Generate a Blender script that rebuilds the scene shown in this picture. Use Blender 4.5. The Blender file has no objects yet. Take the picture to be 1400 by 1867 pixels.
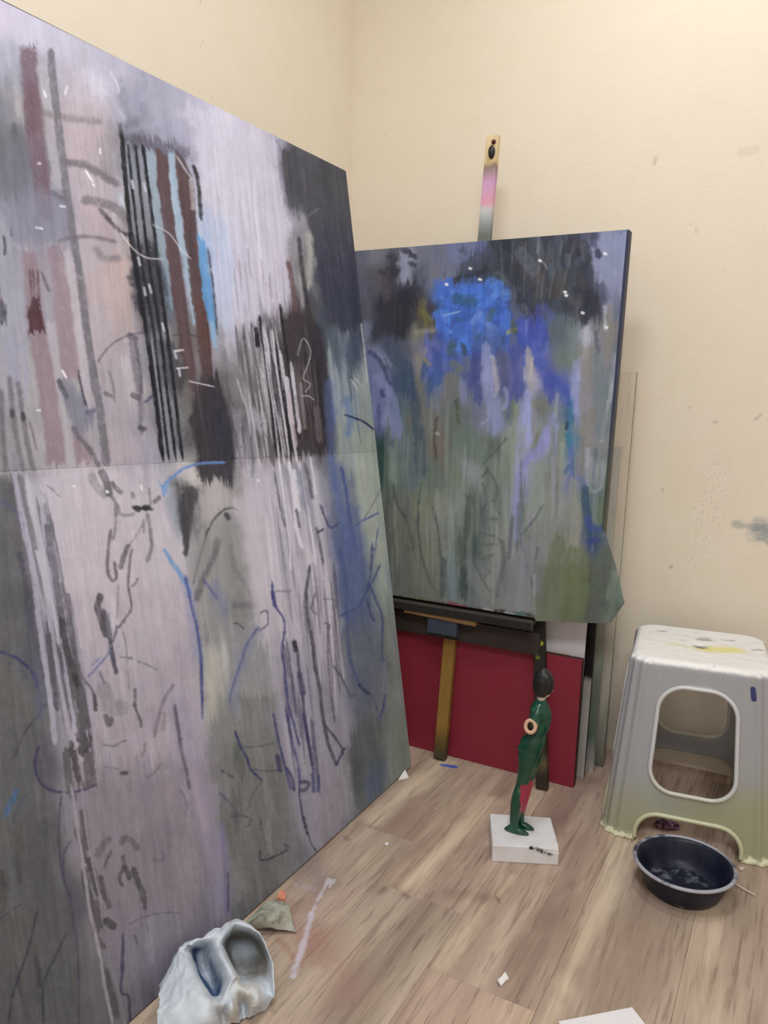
import bpy, bmesh, math, random
import numpy as np
from mathutils import Vector, Matrix

# ------------------------------------------------------------------ camera, world, lights, exposure
S = bpy.context.scene
COL = S.collection
YAW, PIT, ROL, FPX = math.radians(28.505), math.radians(8.662), math.radians(-1.194), 1418.0
CAM = np.array([0.0, 0.0, 1.0])
_f = np.array([-math.sin(YAW)*math.cos(PIT), math.cos(YAW)*math.cos(PIT), -math.sin(PIT)])
_r = np.array([math.cos(YAW), math.sin(YAW), 0.0])
_d = np.cross(_f, _r)
ROT = np.array([math.cos(ROL)*_r+math.sin(ROL)*_d, -math.sin(ROL)*_r+math.cos(ROL)*_d, _f])
cd = bpy.data.cameras.new('camera'); cam = bpy.data.objects.new('camera', cd); COL.objects.link(cam)
cd.sensor_fit = 'HORIZONTAL'; cd.sensor_width = 36.0; cd.lens = 36.0*FPX/1400.0; cd.clip_start = 0.02
mw = Matrix.Identity(4)
for i in range(3):
    mw[i][0] = ROT[0][i]; mw[i][1] = -ROT[1][i]; mw[i][2] = -ROT[2][i]; mw[i][3] = CAM[i]
cam.matrix_world = mw
S.camera = cam

W = bpy.data.worlds.new('world'); S.world = W; W.use_nodes = True
W.node_tree.nodes['Background'].inputs[0].default_value = (0.9, 0.95, 1.0, 1)
W.node_tree.nodes['Background'].inputs[1].default_value = 0.25

def area(name, loc, sx, sy, power, color):
    l = bpy.data.lights.new(name, 'AREA'); l.shape = 'RECTANGLE'; l.size = sx; l.size_y = sy
    l.energy = power; l.color = color
    o = bpy.data.objects.new(name, l); COL.objects.link(o); o.location = loc
    return o
area('ceiling_lamp_near', (-0.48, 0.65, 2.66), 0.34, 0.34, 12.5, (0.93, 0.97, 1.0))
area('ceiling_lamp_far', (-0.25, 1.52, 2.66), 0.16, 0.16, 9.0, (0.93, 0.97, 1.0))
area('room_fill_lamp', (0.4, -0.7, 2.66), 0.7, 0.7, 45.0, (0.93, 0.97, 1.0))  # unseen fill light added behind the camera to brighten the room

S.view_settings.view_transform = 'Standard'; S.view_settings.look = 'None'
S.view_settings.exposure = 0.0; S.view_settings.gamma = 1.0; S.view_settings.use_curve_mapping = False

WX, WY, WZ = -1.322, 2.18, 2.7       # left wall, back wall, ceiling
XR, YF = 2.3, -2.0

# ------------------------------------------------------------------ helpers
def s2l(c):
    c = np.asarray(c, float)/255.0
    return np.where(c <= 0.04045, c/12.92, ((c+0.055)/1.055)**2.4)
def lin(c, k=1.0):
    v = np.clip(s2l(c)*k, 0, 1); return (float(v[0]), float(v[1]), float(v[2]), 1.0)

def link(name, me, mat=None, parent=None):
    o = bpy.data.objects.new(name, me); COL.objects.link(o)
    if mat is not None and me is not None: me.materials.append(mat)
    if parent is not None: o.parent = parent
    return o
def tag(o, label=None, cat=None, group=None, kind=None):
    if label: o['label'] = label
    if cat: o['category'] = cat
    if group: o['group'] = group
    if kind: o['kind'] = kind
    return o
def empty(name, loc=(0, 0, 0), rz=0.0):
    o = bpy.data.objects.new(name, None); COL.objects.link(o); o.location = loc; o.rotation_euler = (0, 0, rz)
    o.empty_display_size = 0.05
    return o
def mesh(name, vs, fs, smooth=False):
    me = bpy.data.meshes.new(name); me.from_pydata([tuple(map(float, v)) for v in vs], [], fs); me.update()
    if smooth: me.polygons.foreach_set('use_smooth', [True]*len(me.polygons))
    return me
def fix_normals(me):
    bm = bmesh.new(); bm.from_mesh(me); bmesh.ops.recalc_face_normals(bm, faces=bm.faces); bm.to_mesh(me); bm.free(); return me
def box_mesh(name, x0, x1, y0, y1, z0, z1, bevel=0.0, seg=2):
    bm = bmesh.new(); bmesh.ops.create_cube(bm, size=1.0)
    for v in bm.verts:
        v.co = Vector((x0+(v.co.x+.5)*(x1-x0), y0+(v.co.y+.5)*(y1-y0), z0+(v.co.z+.5)*(z1-z0)))
    if bevel: bmesh.ops.bevel(bm, geom=bm.edges[:], offset=bevel, segments=seg, affect='EDGES', profile=0.5)
    me = bpy.data.meshes.new(name); bm.to_mesh(me); bm.free(); return me
def beam_mesh(name, a, b, w, t, up=(0, 1, 0), bevel=0.0015):
    """square timber from a to b: w across, t deep along 'up'"""
    a, b = Vector(a), Vector(b); L = (b-a).length; z = (b-a).normalized()
    y = Vector(up); y = (y - z*y.dot(z)).normalized(); x = y.cross(z)
    me = box_mesh(name, -w/2, w/2, -t/2, t/2, 0, L, bevel)
    m = Matrix.Identity(4)
    for i in range(3): m[i][0] = x[i]; m[i][1] = y[i]; m[i][2] = z[i]; m[i][3] = a[i]
    me.transform(m); return me
def lathe(name, prof, n=64, close=False):
    vs, fs = [], []
    for (r, z) in prof:
        for k in range(n):
            a = 2*math.pi*k/n; vs.append((r*math.cos(a), r*math.sin(a), z))
    m = len(prof)
    for i in range(m-1):
        for k in range(n):
            k2 = (k+1) % n; fs.append((i*n+k, i*n+k2, (i+1)*n+k2, (i+1)*n+k))
    return mesh(name, vs, fs, True)
def tube(name, pts, r, n=8, closed=False, rs=None):
    pts = [Vector(p) for p in pts]; m = len(pts); vs, fs = [], []
    prev = None
    for i, p in enumerate(pts):
        if closed: t = (pts[(i+1) % m]-pts[i-1]).normalized()
        else: t = (pts[min(i+1, m-1)]-pts[max(i-1, 0)]).normalized()
        if prev is None:
            q = Vector((0, 0, 1)) if abs(t.z) < .9 else Vector((1, 0, 0))
        else: q = prev
        u = (q - t*q.dot(t)).normalized(); v = t.cross(u); prev = u
        rr = rs[i] if rs else r
        for k in range(n):
            a = 2*math.pi*k/n; vs.append(p+u*rr*math.cos(a)+v*rr*math.sin(a))
    for i in range(m if closed else m-1):
        j = (i+1) % m
        for k in range(n):
            k2 = (k+1) % n; fs.append((i*n+k, i*n+k2, j*n+k2, j*n+k))
    if not closed: fs.append(tuple(range(n))[::-1]); fs.append(tuple((m-1)*n+k for k in range(n)))
    return mesh(name, vs, fs, True)

# ---- node material helper
class NT:
    def __init__(s, name, rough=0.6, spec=0.4):
        s.m = bpy.data.materials.new(name); s.m.use_nodes = True; s.t = s.m.node_tree
        s.b = s.t.nodes['Principled BSDF']; s.b.inputs['Roughness'].default_value = rough
        s.b.inputs['Specular IOR Level'].default_value = spec
    def n(s, ty, **kw):
        x = s.t.nodes.new(ty)
        for k, v in kw.items(): setattr(x, k, v)
        return x
    def set(s, sock, v):
        if isinstance(v, bpy.types.NodeSocket): s.t.links.new(v, sock)
        else: sock.default_value = v
    def pos(s): return s.n('ShaderNodeNewGeometry').outputs['Position']
    def obj(s): return s.n('ShaderNodeTexCoord').outputs['Object']
    def attr(s, name, ty='GEOMETRY', out='Color'):
        a = s.n('ShaderNodeAttribute'); a.attribute_type = ty; a.attribute_name = name; return a.outputs[out]
    def math(s, op, a, b=0.0, c=0.0, clamp=False):
        x = s.n('ShaderNodeMath', operation=op, use_clamp=clamp)
        s.set(x.inputs[0], a); s.set(x.inputs[1], b)
        if op in ('MULTIPLY_ADD', 'SMOOTH_MIN'): s.set(x.inputs[2], c)
        return x.outputs[0]
    def vm(s, op, a, b=(0, 0, 0), out='Vector', scale=None):
        x = s.n('ShaderNodeVectorMath', operation=op); s.set(x.inputs[0], a)
        if op == 'SCALE': s.set(x.inputs['Scale'], scale)
        elif op not in ('LENGTH', 'NORMALIZE'): s.set(x.inputs[1], b)
        return x.outputs[out]
    def noise(s, vec, scale=5.0, detail=3.0, rough=0.55, dist=0.0):
        x = s.n('ShaderNodeTexNoise'); s.set(x.inputs['Vector'], vec)
        s.set(x.inputs['Scale'], scale); s.set(x.inputs['Detail'], detail); s.set(x.inputs['Roughness'], rough); s.set(x.inputs['Distortion'], dist)
        return x.outputs[0]
    def maprange(s, v, a, b, c=0.0, d=1.0, smooth=True):
        x = s.n('ShaderNodeMapRange', interpolation_type='SMOOTHSTEP' if smooth else 'LINEAR')
        s.set(x.inputs[0], v); s.set(x.inputs[1], a); s.set(x.inputs[2], b); s.set(x.inputs[3], c); s.set(x.inputs[4], d)
        return x.outputs[0]
    def mix(s, f, a, b, mode='MIX'):
        x = s.n('ShaderNodeMix', data_type='RGBA', blend_type=mode)
        s.set(x.inputs[0], f); s.set(x.inputs[6], a); s.set(x.inputs[7], b); return x.outputs[2]
    def ramp(s, f, stops):
        x = s.n('ShaderNodeValToRGB'); s.set(x.inputs[0], f); e = x.color_ramp.elements
        while len(e) < len(stops): e.new(0.5)
        for el, (p, c) in zip(e, stops): el.position = p; el.color = c
        return x.outputs[0]
    def sep(s, v):
        x = s.n('ShaderNodeSeparateXYZ'); s.set(x.inputs[0], v); return x.outputs
    def bump(s, h, strength=0.2, dist=0.01):
        x = s.n('ShaderNodeBump'); s.set(x.inputs['Height'], h); x.inputs['Strength'].default_value = strength
        x.inputs['Distance'].default_value = dist; s.t.links.new(x.outputs[0], s.b.inputs['Normal'])
    def capsule(s, p, A, B, r, soft, warp=None, amp=0.0):
        """0..1 mask: distance of p from the segment A-B"""
        A, B = Vector(A), Vector(B); ab = B-A
        ap = s.vm('SUBTRACT', p, tuple(A))
        t = s.math('DIVIDE', s.vm('DOT_PRODUCT', ap, tuple(ab), out='Value'), max(ab.length_squared, 1e-9), clamp=True)
        q = s.vm('SUBTRACT', ap, s.vm('SCALE', tuple(ab), scale=t))
        d = s.vm('LENGTH', q, out='Value')
        if warp is not None: d = s.math('MULTIPLY_ADD', s.math('SUBTRACT', warp, 0.5), amp, d)
        return s.maprange(d, r+soft, max(r-soft, 0.0), 0.0, 1.0)
    def color(s, c): s.set(s.b.inputs['Base Color'], c)

def plain(name, c, rough=0.6, spec=0.4, var=0.10, scale=40.0, bump=0.0, k=1.0):
    t = NT(name, rough, spec); o = t.obj(); nz = t.noise(o, scale, 4.0)
    a = lin(c, k*(1-var)); b = lin(c, k*(1+var)); t.color(t.mix(nz, a, b))
    if bump: t.bump(t.noise(o, scale*4, 3.0), bump, 0.002)
    return t.m

# ------------------------------------------------------------------ room materials
def wall_material():
    t = NT('wall_paint', 0.55, 0.35); p = t.pos()
    n1 = t.noise(p, 1.6, 3.0); n2 = t.noise(p, 14.0, 4.0)
    base = t.mix(n1, lin((236, 225, 203)), lin((238, 225, 209)))
    base = t.mix(t.maprange(n2, .35, .75, 0, .25), base, lin((228, 214, 190)))
    # faint scuffs and pits
    pit = t.noise(p, 55.0, 2.0); zone = t.noise(p, 3.1, 2.0)
    m = t.math('MULTIPLY', t.maprange(pit, .70, .76), t.maprange(zone, .50, .66))
    base = t.mix(t.math('MULTIPLY', m, .35), base, lin((178, 160, 138)))
    # stippled scuff field left of the blue smear
    w = t.noise(p, 38.0, 4.0, .7)
    st = t.capsule(p, (-0.20, WY, 0.83), (-0.235, WY, 0.60), 0.03, 0.05)
    fine = t.maprange(t.noise(p, 150.0, 2.0), .56, .66)
    base = t.mix(t.math('MULTIPLY', st, t.math('MULTIPLY', fine, .3)), base, lin((150, 130, 112)))
    # small marks, each with its own place
    for (x, z, dx, dz, r, f) in ((-.415, 1.60, .004, .012, .004, .4), (-.21, 1.60, .03, .004, .010, .18), (-.285, .98, .0, .0, .003, .35),
                              (-.22, .945, .006, .0, .003, .45), (-.125, .955, .012, .012, .002, .4), (-.335, .76, 0, 0, .003, .5),
                              (-.30, .55, .004, .006, .0025, .6), (-.30, 1.42, .0, .012, .003, .2), (-.06, 1.47, .012, .004, .004, .5),
                              (-.13, 1.92, 0, .012, .002, .4)):
        mk = t.capsule(p, (x, WY, z), (x+dx, WY, z+dz), r, .0035, w, .010)
        base = t.mix(t.math('MULTIPLY', mk, f*.7), base, lin((120, 108, 92)))
    # dry blue paint smear at the right
    streak = t.noise(t.vm('MULTIPLY', p, (30.0, 1.0, 120.0)), 1.0, 4.0, .7)
    bl = t.capsule(p, (-.085, WY, .675), (0.10, WY, .655), .030, .016, w, .06)
    bl2 = t.capsule(p, (-.150, WY, .684), (-.04, WY, .678), .004, .012, w, .03)
    bm_ = t.math('MULTIPLY', bl, t.maprange(streak, .22, .50))
    base = t.mix(t.math('MULTIPLY', bm_, .62), base, lin((104, 128, 146)))
    base = t.mix(t.math('MULTIPLY', bl2, .5), base, lin((138, 146, 142)))
    t.color(base)
    h = t.math('ADD', t.math('MULTIPLY', t.noise(t.vm('MULTIPLY', p, (6.0, 6.0, 90.0)), 1.0, 3.0), .5), t.noise(p, 60.0, 4.0))
    t.bump(h, .12, .004)
    return t.m

def plank_material():
    t = NT('oak_laminate', 0.42, 0.45); p = t.pos()
    seed = t.attr('seed', 'OBJECT', 'Fac'); tone = t.attr('tone', 'OBJECT', 'Fac'); warm = t.attr('warm', 'OBJECT', 'Fac')
    off = t.n('ShaderNodeCombineXYZ'); t.set(off.inputs[0], t.math('MULTIPLY', seed, 7.3)); t.set(off.inputs[1], t.math('MULTIPLY', seed, 13.1)); t.set(off.inputs[2], seed)
    q = t.vm('ADD', p, off.outputs[0])
    g1 = t.noise(t.vm('MULTIPLY', q, (10.0, 1.1, 1.0)), 1.0, 4.0, .6, .8)
    g2 = t.noise(t.vm('MULTIPLY', q, (55.0, 3.0, 1.0)), 1.0, 4.0, .65, .4)
    g3 = t.noise(t.vm('MULTIPLY', q, (170.0, 9.0, 1.0)), 1.0, 3.0, .6)
    blot = t.noise(t.vm('MULTIPLY', q, (5.0, 2.2, 1.0)), 1.0, 2.0)
    base = t.ramp(g1, [(0.22, lin((146, 128, 114))), (0.42, lin((180, 162, 145))), (0.58, lin((194, 176, 158))), (0.78, lin((222, 206, 184)))])
    base = t.mix(t.maprange(blot, .45, .75, 0, .5), base, lin((176, 148, 142)))
    base = t.mix(t.maprange(g2, .52, .70, 0, .58), base, lin((122, 98, 88)))
    base = t.mix(t.maprange(g2, .44, .28, 0, .35), base, lin((222, 206, 186)))
    base = t.mix(t.maprange(g3, .54, .70, 0, .45), base, lin((104, 82, 72)))
    lp = t.noise(t.vm('MULTIPLY', q, (6.5, 1.6, 1.0)), 1.0, 3.0, .55, .5)
    base = t.mix(t.maprange(lp, .54, .70, 0, .7), base, t.mix(t.maprange(g2, .35, .65), lin((226, 208, 184)), lin((186, 164, 142))))
    base = t.mix(t.maprange(lp, .46, .32, 0, .5), base, lin((142, 120, 108)))
    # darker knots
    kn = t.noise(t.vm('MULTIPLY', q, (9.0, 5.0, 1.0)), 1.0, 1.0)
    base = t.mix(t.maprange(kn, .74, .82, 0, .7), base, lin((96, 76, 66)))
    base = t.mix(tone, t.mix(1.0, base, (.74, .73, .74, 1), 'MULTIPLY'), t.mix(1.0, base, (1.13, 1.12, 1.08, 1), 'MULTIPLY'))
    base = t.mix(warm, base, t.mix(1.0, base, (1.02, .94, .93, 1), 'MULTIPLY'))
    # dried paint on the boards
    w = t.noise(p, 34.0, 4.0, .65); w2 = t.noise(p, 9.0, 3.0)
    def stain(A, B, r, soft, col, f, amp=.02, wv=None):
        nonlocal base
        m = t.capsule(p, (A[0], A[1], 0), (B[0], B[1], 0), r, soft, wv or w, amp)
        base = t.mix(t.math('MULTIPLY', m, f), base, lin(col))
    gw = t.maprange(g2, .40, .62, 1.0, .35)
    def stave(A, B, r, soft, f):
        nonlocal base
        m = t.capsule(p, (A[0], A[1], 0), (B[0], B[1], 0), r, soft, w2, .05)
        base = t.mix(t.math('MULTIPLY', t.math('MULTIPLY', m, gw), f), base, lin((228, 208, 178)))
    stave((-.645, 1.335), (-.615, 1.72), .026, .020, .75)
    stave((-.825, 1.50), (-.800, 1.86), .020, .018, .65)
    stave((-.490, 1.15), (-.475, 1.45), .012, .014, .5)
    stave((-.290, 1.10), (-.280, 1.70), .012, .016, .5)
    stave((-.55, 1.55), (-.53, 1.85), .016, .02, .4)
    stain((-.90, 1.30), (-.80, 1.24), .02, .035, (132, 118, 122), .5, .06)
    stain((-.80, 1.215), (-.845, 1.205), .004, .008, (186, 176, 184), .35, .03)
    stain((-.735, 1.09), (-.70, 1.06), .025, .03, (158, 104, 92), .45, .08)
    stain((-.70, 1.10), (-.60, 1.02), .02, .05, (160, 118, 108), .38, .10, w2)
    stain((-.70, 1.02), (-.78, 1.06), .002, .01, (150, 92, 70), .35)
    stain((-.795, 1.258), (-.765, 1.145), .0022, .004, (205, 196, 206), .8, .022)
    stain((-.765, 1.15), (-.700, .996), .0045, .005, (206, 198, 210), .85, .022)
    stain((-.784, 1.259), (-.78, 1.235), .0012, .003, (205, 196, 204), .7)
    stain((-.840, 1.215), (-.83, 1.20), .004, .005, (140, 126, 150), .3)
    stain((-.800, 1.838), (-.765, 1.846), .0075, .004, (58, 96, 190), .95, .014)
    stain((-.56, 1.34), (-.50, 1.36), .0, .03, (120, 96, 84), .35)
    stain((-.47, 1.375), (-.46, 1.365), .003, .006, (84, 68, 60), .5, .03)
    stain((-.636, 1.29), (-.628, 1.288), .005, .008, (92, 72, 62), .6, .03)
    stain((-.845, 1.405), (-.835, 1.40), .004, .006, (92, 80, 84), .4, .03)
    stain((-.84, 1.14), (-.80, 1.10), .01, .03, (150, 110, 92), .3, .06)
    t.color(base)
    t.set(t.b.inputs['Roughness'], t.maprange(g2, .3, .7, .36, .52))
    t.bump(t.math('ADD', g2, g3), .10, .0015)
    return t.m

M_wall = wall_material()
M_plank = plank_material()
M_wall2 = plain('white_wall_paint', (236, 232, 224), .7, .2, .02)
M_dark = plain('dark_gap', (52, 42, 36), .8)
M_ceil = plain('ceiling_white', (238, 236, 230), .8, .2, .02)

# ------------------------------------------------------------------ room shell
floor = tag(link('floor', box_mesh('floor', WX-.1, XR+.1, YF-.1, WY+.1, -.06, -.0085), M_dark), kind='structure')
tag(link('wall_back', box_mesh('wall_back', WX-.1, XR+.1, WY, WY+.1, -.02, WZ), M_wall), kind='structure')
tag(link('wall_left', box_mesh('wall_left', WX-.1, WX, YF, WY, -.02, WZ), M_wall), kind='structure')
tag(link('wall_right', box_mesh('wall_right', XR, XR+.1, YF, WY, -.02, WZ), M_wall2), kind='structure')
tag(link('wall_front', box_mesh('wall_front', WX-.1, XR+.1, YF-.1, YF, -.02, WZ), M_wall2), kind='structure')
tag(link('ceiling', box_mesh('ceiling', WX-.1, XR+.1, YF-.1, WY+.1, WZ, WZ+.1), M_ceil), kind='structure')

# laminate boards: each its own piece
PW = 0.198; SEAM0 = -0.311
rng = random.Random(4)
ends = {0: [1.131], -1: [1.297], -2: [1.467], 1: [1.72]}     # strip index counted from the seam at -0.311 (strip 0 lies left of it)
def add_plank(x0, x1, y0, y1, tone, warm):
    g = 0.0002
    me = box_mesh('plank', x0+g, x1-g, y0+g, y1-g, -.009, 0.0, .0006, 1)
    o = link('plank', me, M_plank, floor)
    o['seed'] = rng.random()*9.0; o['tone'] = tone; o['warm'] = warm
for k in range(-7, 14):
    x1 = SEAM0+(k+1)*PW if k >= 0 else SEAM0+(k+1)*PW
    x0 = x1-PW
    if x1 < WX+.01 or x0 > XR: continue
    x0c, x1c = max(x0, WX), min(x1, XR)
    e = ends.get(k+1, [rng.uniform(.2, 1.6)])[0]
    ys = [e]
    while ys[-1] < WY: ys.append(ys[-1]+1.21)
    while ys[0] > YF: ys.insert(0, ys[0]-1.21)
    for a, b in zip(ys[:-1], ys[1:]):
        a, b = max(a, YF), min(b, WY)
        if b-a < .004: continue
        tone = rng.uniform(.3, .7)
        if k+1 == 0: tone = .30 if b > 1.2 else .62
        elif k+1 == 1: tone = .66
        elif k+1 == -1: tone = .66 if a > 1.2 else .55
        elif k+1 == -2: tone = .75 if a > 1.4 else .5
        add_plank(x0c, x1c, a, b, tone, rng.uniform(.1, .9))

# ------------------------------------------------------------------ paint on canvas: colours worked out per vertex of a fine grid
def _hash(ix, iy, seed):
    h = (ix.astype(np.int64)*374761393 + iy.astype(np.int64)*668265263 + seed*1442695041) & 0xffffffff
    h = ((h ^ (h >> 13))*1274126177) & 0xffffffff
    return ((h ^ (h >> 16)) & 0xffff).astype(np.float32)/65535.0
def vnoise(x, y, seed):
    x0 = np.floor(x); y0 = np.floor(y); fx = (x-x0).astype(np.float32); fy = (y-y0).astype(np.float32)
    fx = fx*fx*(3-2*fx); fy = fy*fy*(3-2*fy)
    a = _hash(x0, y0, seed); b = _hash(x0+1, y0, seed); c = _hash(x0, y0+1, seed); d = _hash(x0+1, y0+1, seed)
    return (a+(b-a)*fx)*(1-fy)+(c+(d-c)*fx)*fy
def fbm(x, y, seed, o=3):
    v = 0; a = .5; n = 0
    for i in range(o):
        v = v+a*vnoise(x*2**i, y*2**i, seed+i*17); n += a; a *= .55
    return v/n*2-1

def spline(pts, n=6):
    pts = [tuple(p)+(1.0,) if len(p) == 2 else tuple(p) for p in pts]
    if len(pts) < 3: return pts
    out = []; P = np.array([pts[0]]+pts+[pts[-1]], float)
    for i in range(1, len(P)-2):
        for k in range(n):
            t = k/n
            out.append(tuple(0.5*((2*P[i])+(-P[i-1]+P[i+1])*t+(2*P[i-1]-5*P[i]+4*P[i+1]-P[i+2])*t*t+(-P[i-1]+3*P[i]-3*P[i+1]+P[i+2])*t**3)))
    out.append(pts[-1]); return out

class Sheet:
    """P: drawing coordinates of every grid vertex; index(x, y): drawing point to grid (row, column)"""
    def __init__(s, P, index, lean=0.12, seed=1):
        s.P = P.astype(np.float32); s.ny, s.nx = P.shape[:2]; s.index = index
        X, Y = s.P[..., 0], s.P[..., 1]; s.X, s.Y = X, Y
        V = X-lean*Y                                   # follows the hang of the drips
        s.fine = fbm(X/4.0, Y/4.0, seed, 2); s.med = fbm(X/16.0, Y/16.0, seed+5, 3)
        s.big = fbm(X/60.0, Y/60.0, seed+9, 3); s.streak = fbm(V/3.2, Y/70.0, seed+13, 3); s.bstreak = fbm(V/11.0, Y/150.0, seed+31, 2)
        s.comb = fbm(V/2.6, Y/240.0, seed+41, 2); s.mott = fbm(X/9.0, Y/11.0, seed+47, 3)*1.6
        s.C = np.zeros(P.shape[:2]+(3,), np.float32); s.lean = lean; s.rng = random.Random(seed)
    def box(s, x0, y0, x1, y1):
        r, c = [], []
        for x in (x0, x1):
            for y in (y0, y1):
                i, j = s.index(x, y); r.append(i); c.append(j)
        return (max(int(min(r))-1, 0), min(int(max(r))+2, s.ny), max(int(min(c))-1, 0), min(int(max(c))+2, s.nx))
    def base(s, ctrl, power=4.0, eps=14.0, warp=10.0):
        st = 4
        X = (s.X+warp*s.med+warp*.8*s.bstreak)[::st, ::st]; Y = (s.Y+warp*2.5*s.big)[::st, ::st]
        num = np.zeros(X.shape+(3,), np.float32); den = np.zeros(X.shape, np.float32)
        for (x, y, c) in ctrl:
            d2 = (X-x)**2*1.25+(Y-y)**2*.8+eps*eps; w = (1000.0/d2)**(power/2)
            num += w[..., None]*np.array(c, np.float32); den += w
        g = num/den[..., None]
        ii = np.arange(s.ny)/st; jj = np.arange(s.nx)/st
        i0 = np.minimum(ii.astype(int), g.shape[0]-2); j0 = np.minimum(jj.astype(int), g.shape[1]-2)
        fi = np.clip(ii-i0, 0, 1)[:, None, None]; fj = np.clip(jj-j0, 0, 1)[None, :, None]
        s.C = (g[i0][:, j0]*(1-fi)*(1-fj)+g[i0+1][:, j0]*fi*(1-fj)+g[i0][:, j0+1]*(1-fi)*fj+g[i0+1][:, j0+1]*fi*fj).astype(np.float32)
    def lay(s, b, cov, col, a, rough, dry, vary):
        i0, i1, j0, j1 = b; sl = (slice(i0, i1), slice(j0, j1))
        if dry: cov = cov*np.clip((s.streak[sl]*.6+s.fine[sl]*.5+1.0-dry*1.4)*2.2, 0, 1)
        k = (cov*a)[..., None]
        c = np.array(col, np.float32)+(s.streak[sl]*.7+s.med[sl]*.5)[..., None]*vary
        s.C[sl] = s.C[sl]*(1-k)+c*k
    def stroke(s, pts, w, col, a=1.0, soft=1.2, rough=0.8, dry=0.0, vary=5.0, n=6):
        q = spline(pts, n)
        if w < 9 and len(q) > 3: q[0] = q[0][:2]+(q[0][2]*.35,); q[-1] = q[-1][:2]+(q[-1][2]*.3,)
        pad = w*2.2+soft+rough*3+3
        xs = [p[0] for p in q]; ys = [p[1] for p in q]; sx_, sy_ = max(xs)-min(xs), max(ys)-min(ys); vert = min(max((sy_/(sx_+sy_+1e-6)-.45)*2.5, 0), 1)
        b = s.box(min(xs)-pad, min(ys)-pad, max(xs)+pad, max(ys)+pad); i0, i1, j0, j1 = b
        if i1 <= i0 or j1 <= j0: return
        cov = np.zeros((i1-i0, j1-j0), np.float32)
        for (ax, ay, aw), (bx, by, bw) in zip(q[:-1], q[1:]):
            k = s.box(min(ax, bx)-pad, min(ay, by)-pad, max(ax, bx)+pad, max(ay, by)+pad)
            u0, u1, v0, v1 = max(k[0], i0), min(k[1], i1), max(k[2], j0), min(k[3], j1)
            if u1 <= u0 or v1 <= v0: continue
            sl = (slice(u0, u1), slice(v0, v1)); X, Y = s.X[sl], s.Y[sl]
            dx, dy = bx-ax, by-ay; L = dx*dx+dy*dy+1e-6
            drag = vert*min(max(w-6.5, 0)*1.3, 15.0)*s.comb[sl]; X = X+min(w*.14, 3.0)*s.med[sl]+s.lean*drag; Y = Y+drag
            t = np.clip(((X-ax)*dx+(Y-ay)*dy)/L, 0, 1)
            d = np.hypot(X-ax-t*dx, Y-ay-t*dy)+rough*(s.fine[sl]*.8+s.med[sl])
            hw = w*.5*(aw+(bw-aw)*t)*(1+.38*s.med[sl])
            c = np.clip((hw-d)/(2*soft)+.5, 0, 1)*(1-.30*np.clip(s.mott[sl], 0, 1)); o = cov[u0-i0:u1-i0, v0-j0:v1-j0]; np.maximum(o, c, out=o)
        s.lay(b, cov, col, a, rough, dry, vary)
    def poly(s, pts, col, a=1.0, soft=3.0, rough=2.0, dry=0.0, vary=7.0):
        pad = soft*2+rough*3+16; xs = [p[0] for p in pts]; ys = [p[1] for p in pts]
        b = s.box(min(xs)-pad, min(ys)-pad, max(xs)+pad, max(ys)+pad); i0, i1, j0, j1 = b
        if i1 <= i0 or j1 <= j0: return
        sl = (slice(i0, i1), slice(j0, j1)); drag = (8.0+2*soft)*s.comb[sl]; X, Y = s.X[sl]+s.lean*drag+2.5*s.med[sl], s.Y[sl]+drag
        ins = np.zeros(X.shape, bool); D = np.full(X.shape, 1e9, np.float32)
        for (ax, ay), (bx, by) in zip(pts, pts[1:]+pts[:1]):
            dx, dy = bx-ax, by-ay; L = dx*dx+dy*dy+1e-6
            t = np.clip(((X-ax)*dx+(Y-ay)*dy)/L, 0, 1)
            D = np.minimum(D, np.hypot(X-ax-t*dx, Y-ay-t*dy))
            if ay != by:
                ins ^= ((ay > Y) != (by > Y)) & (X < (bx-ax)*(Y-ay)/(by-ay)+ax)
        D = np.where(ins, D, -D)*(1-.25*np.clip(s.mott[sl], 0, 1))+rough*(s.med[sl]*1.3+s.fine[sl]*.6)
        s.lay(b, np.clip(D/(2*soft)+.5, 0, 1), col, a, rough, dry, vary)
    def rain(s, n, x0, x1, y0, y1, ln, wd, cols, a=(.4, .8), lean=None, dry=.3):
        r = s.rng; lean = s.lean if lean is None else lean
        for _ in range(n):
            y = r.uniform(y0, y1); x = r.uniform(x0, x1)+lean*(y-y0); l = r.uniform(*ln); w = r.uniform(*wd)
            s.stroke([(x, y, .7), (x+lean*l*.5+r.uniform(-1.5, 1.5), y+l*.5, 1.0), (x+lean*l+r.uniform(-2, 2), y+l, .5)], w, r.choice(cols), r.uniform(*a), 1.0, .7, dry, n=3)
    def dabs(s, n, x0, x1, y0, y1, sz, cols, a=(.5, .9), ang=None, ratio=(.35, .8)):
        r = s.rng
        for _ in range(n):
            x, y, l = r.uniform(x0, x1), r.uniform(y0, y1), r.uniform(*sz); t = r.uniform(0, math.pi) if ang is None else r.gauss(ang, .35)
            dx, dy = math.cos(t)*l/2, math.sin(t)*l/2
            s.stroke([(x-dx, y-dy), (x+dx, y+dy)], l*r.uniform(*ratio), r.choice(cols), r.uniform(*a), 1.5, 2.0, .25)
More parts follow.
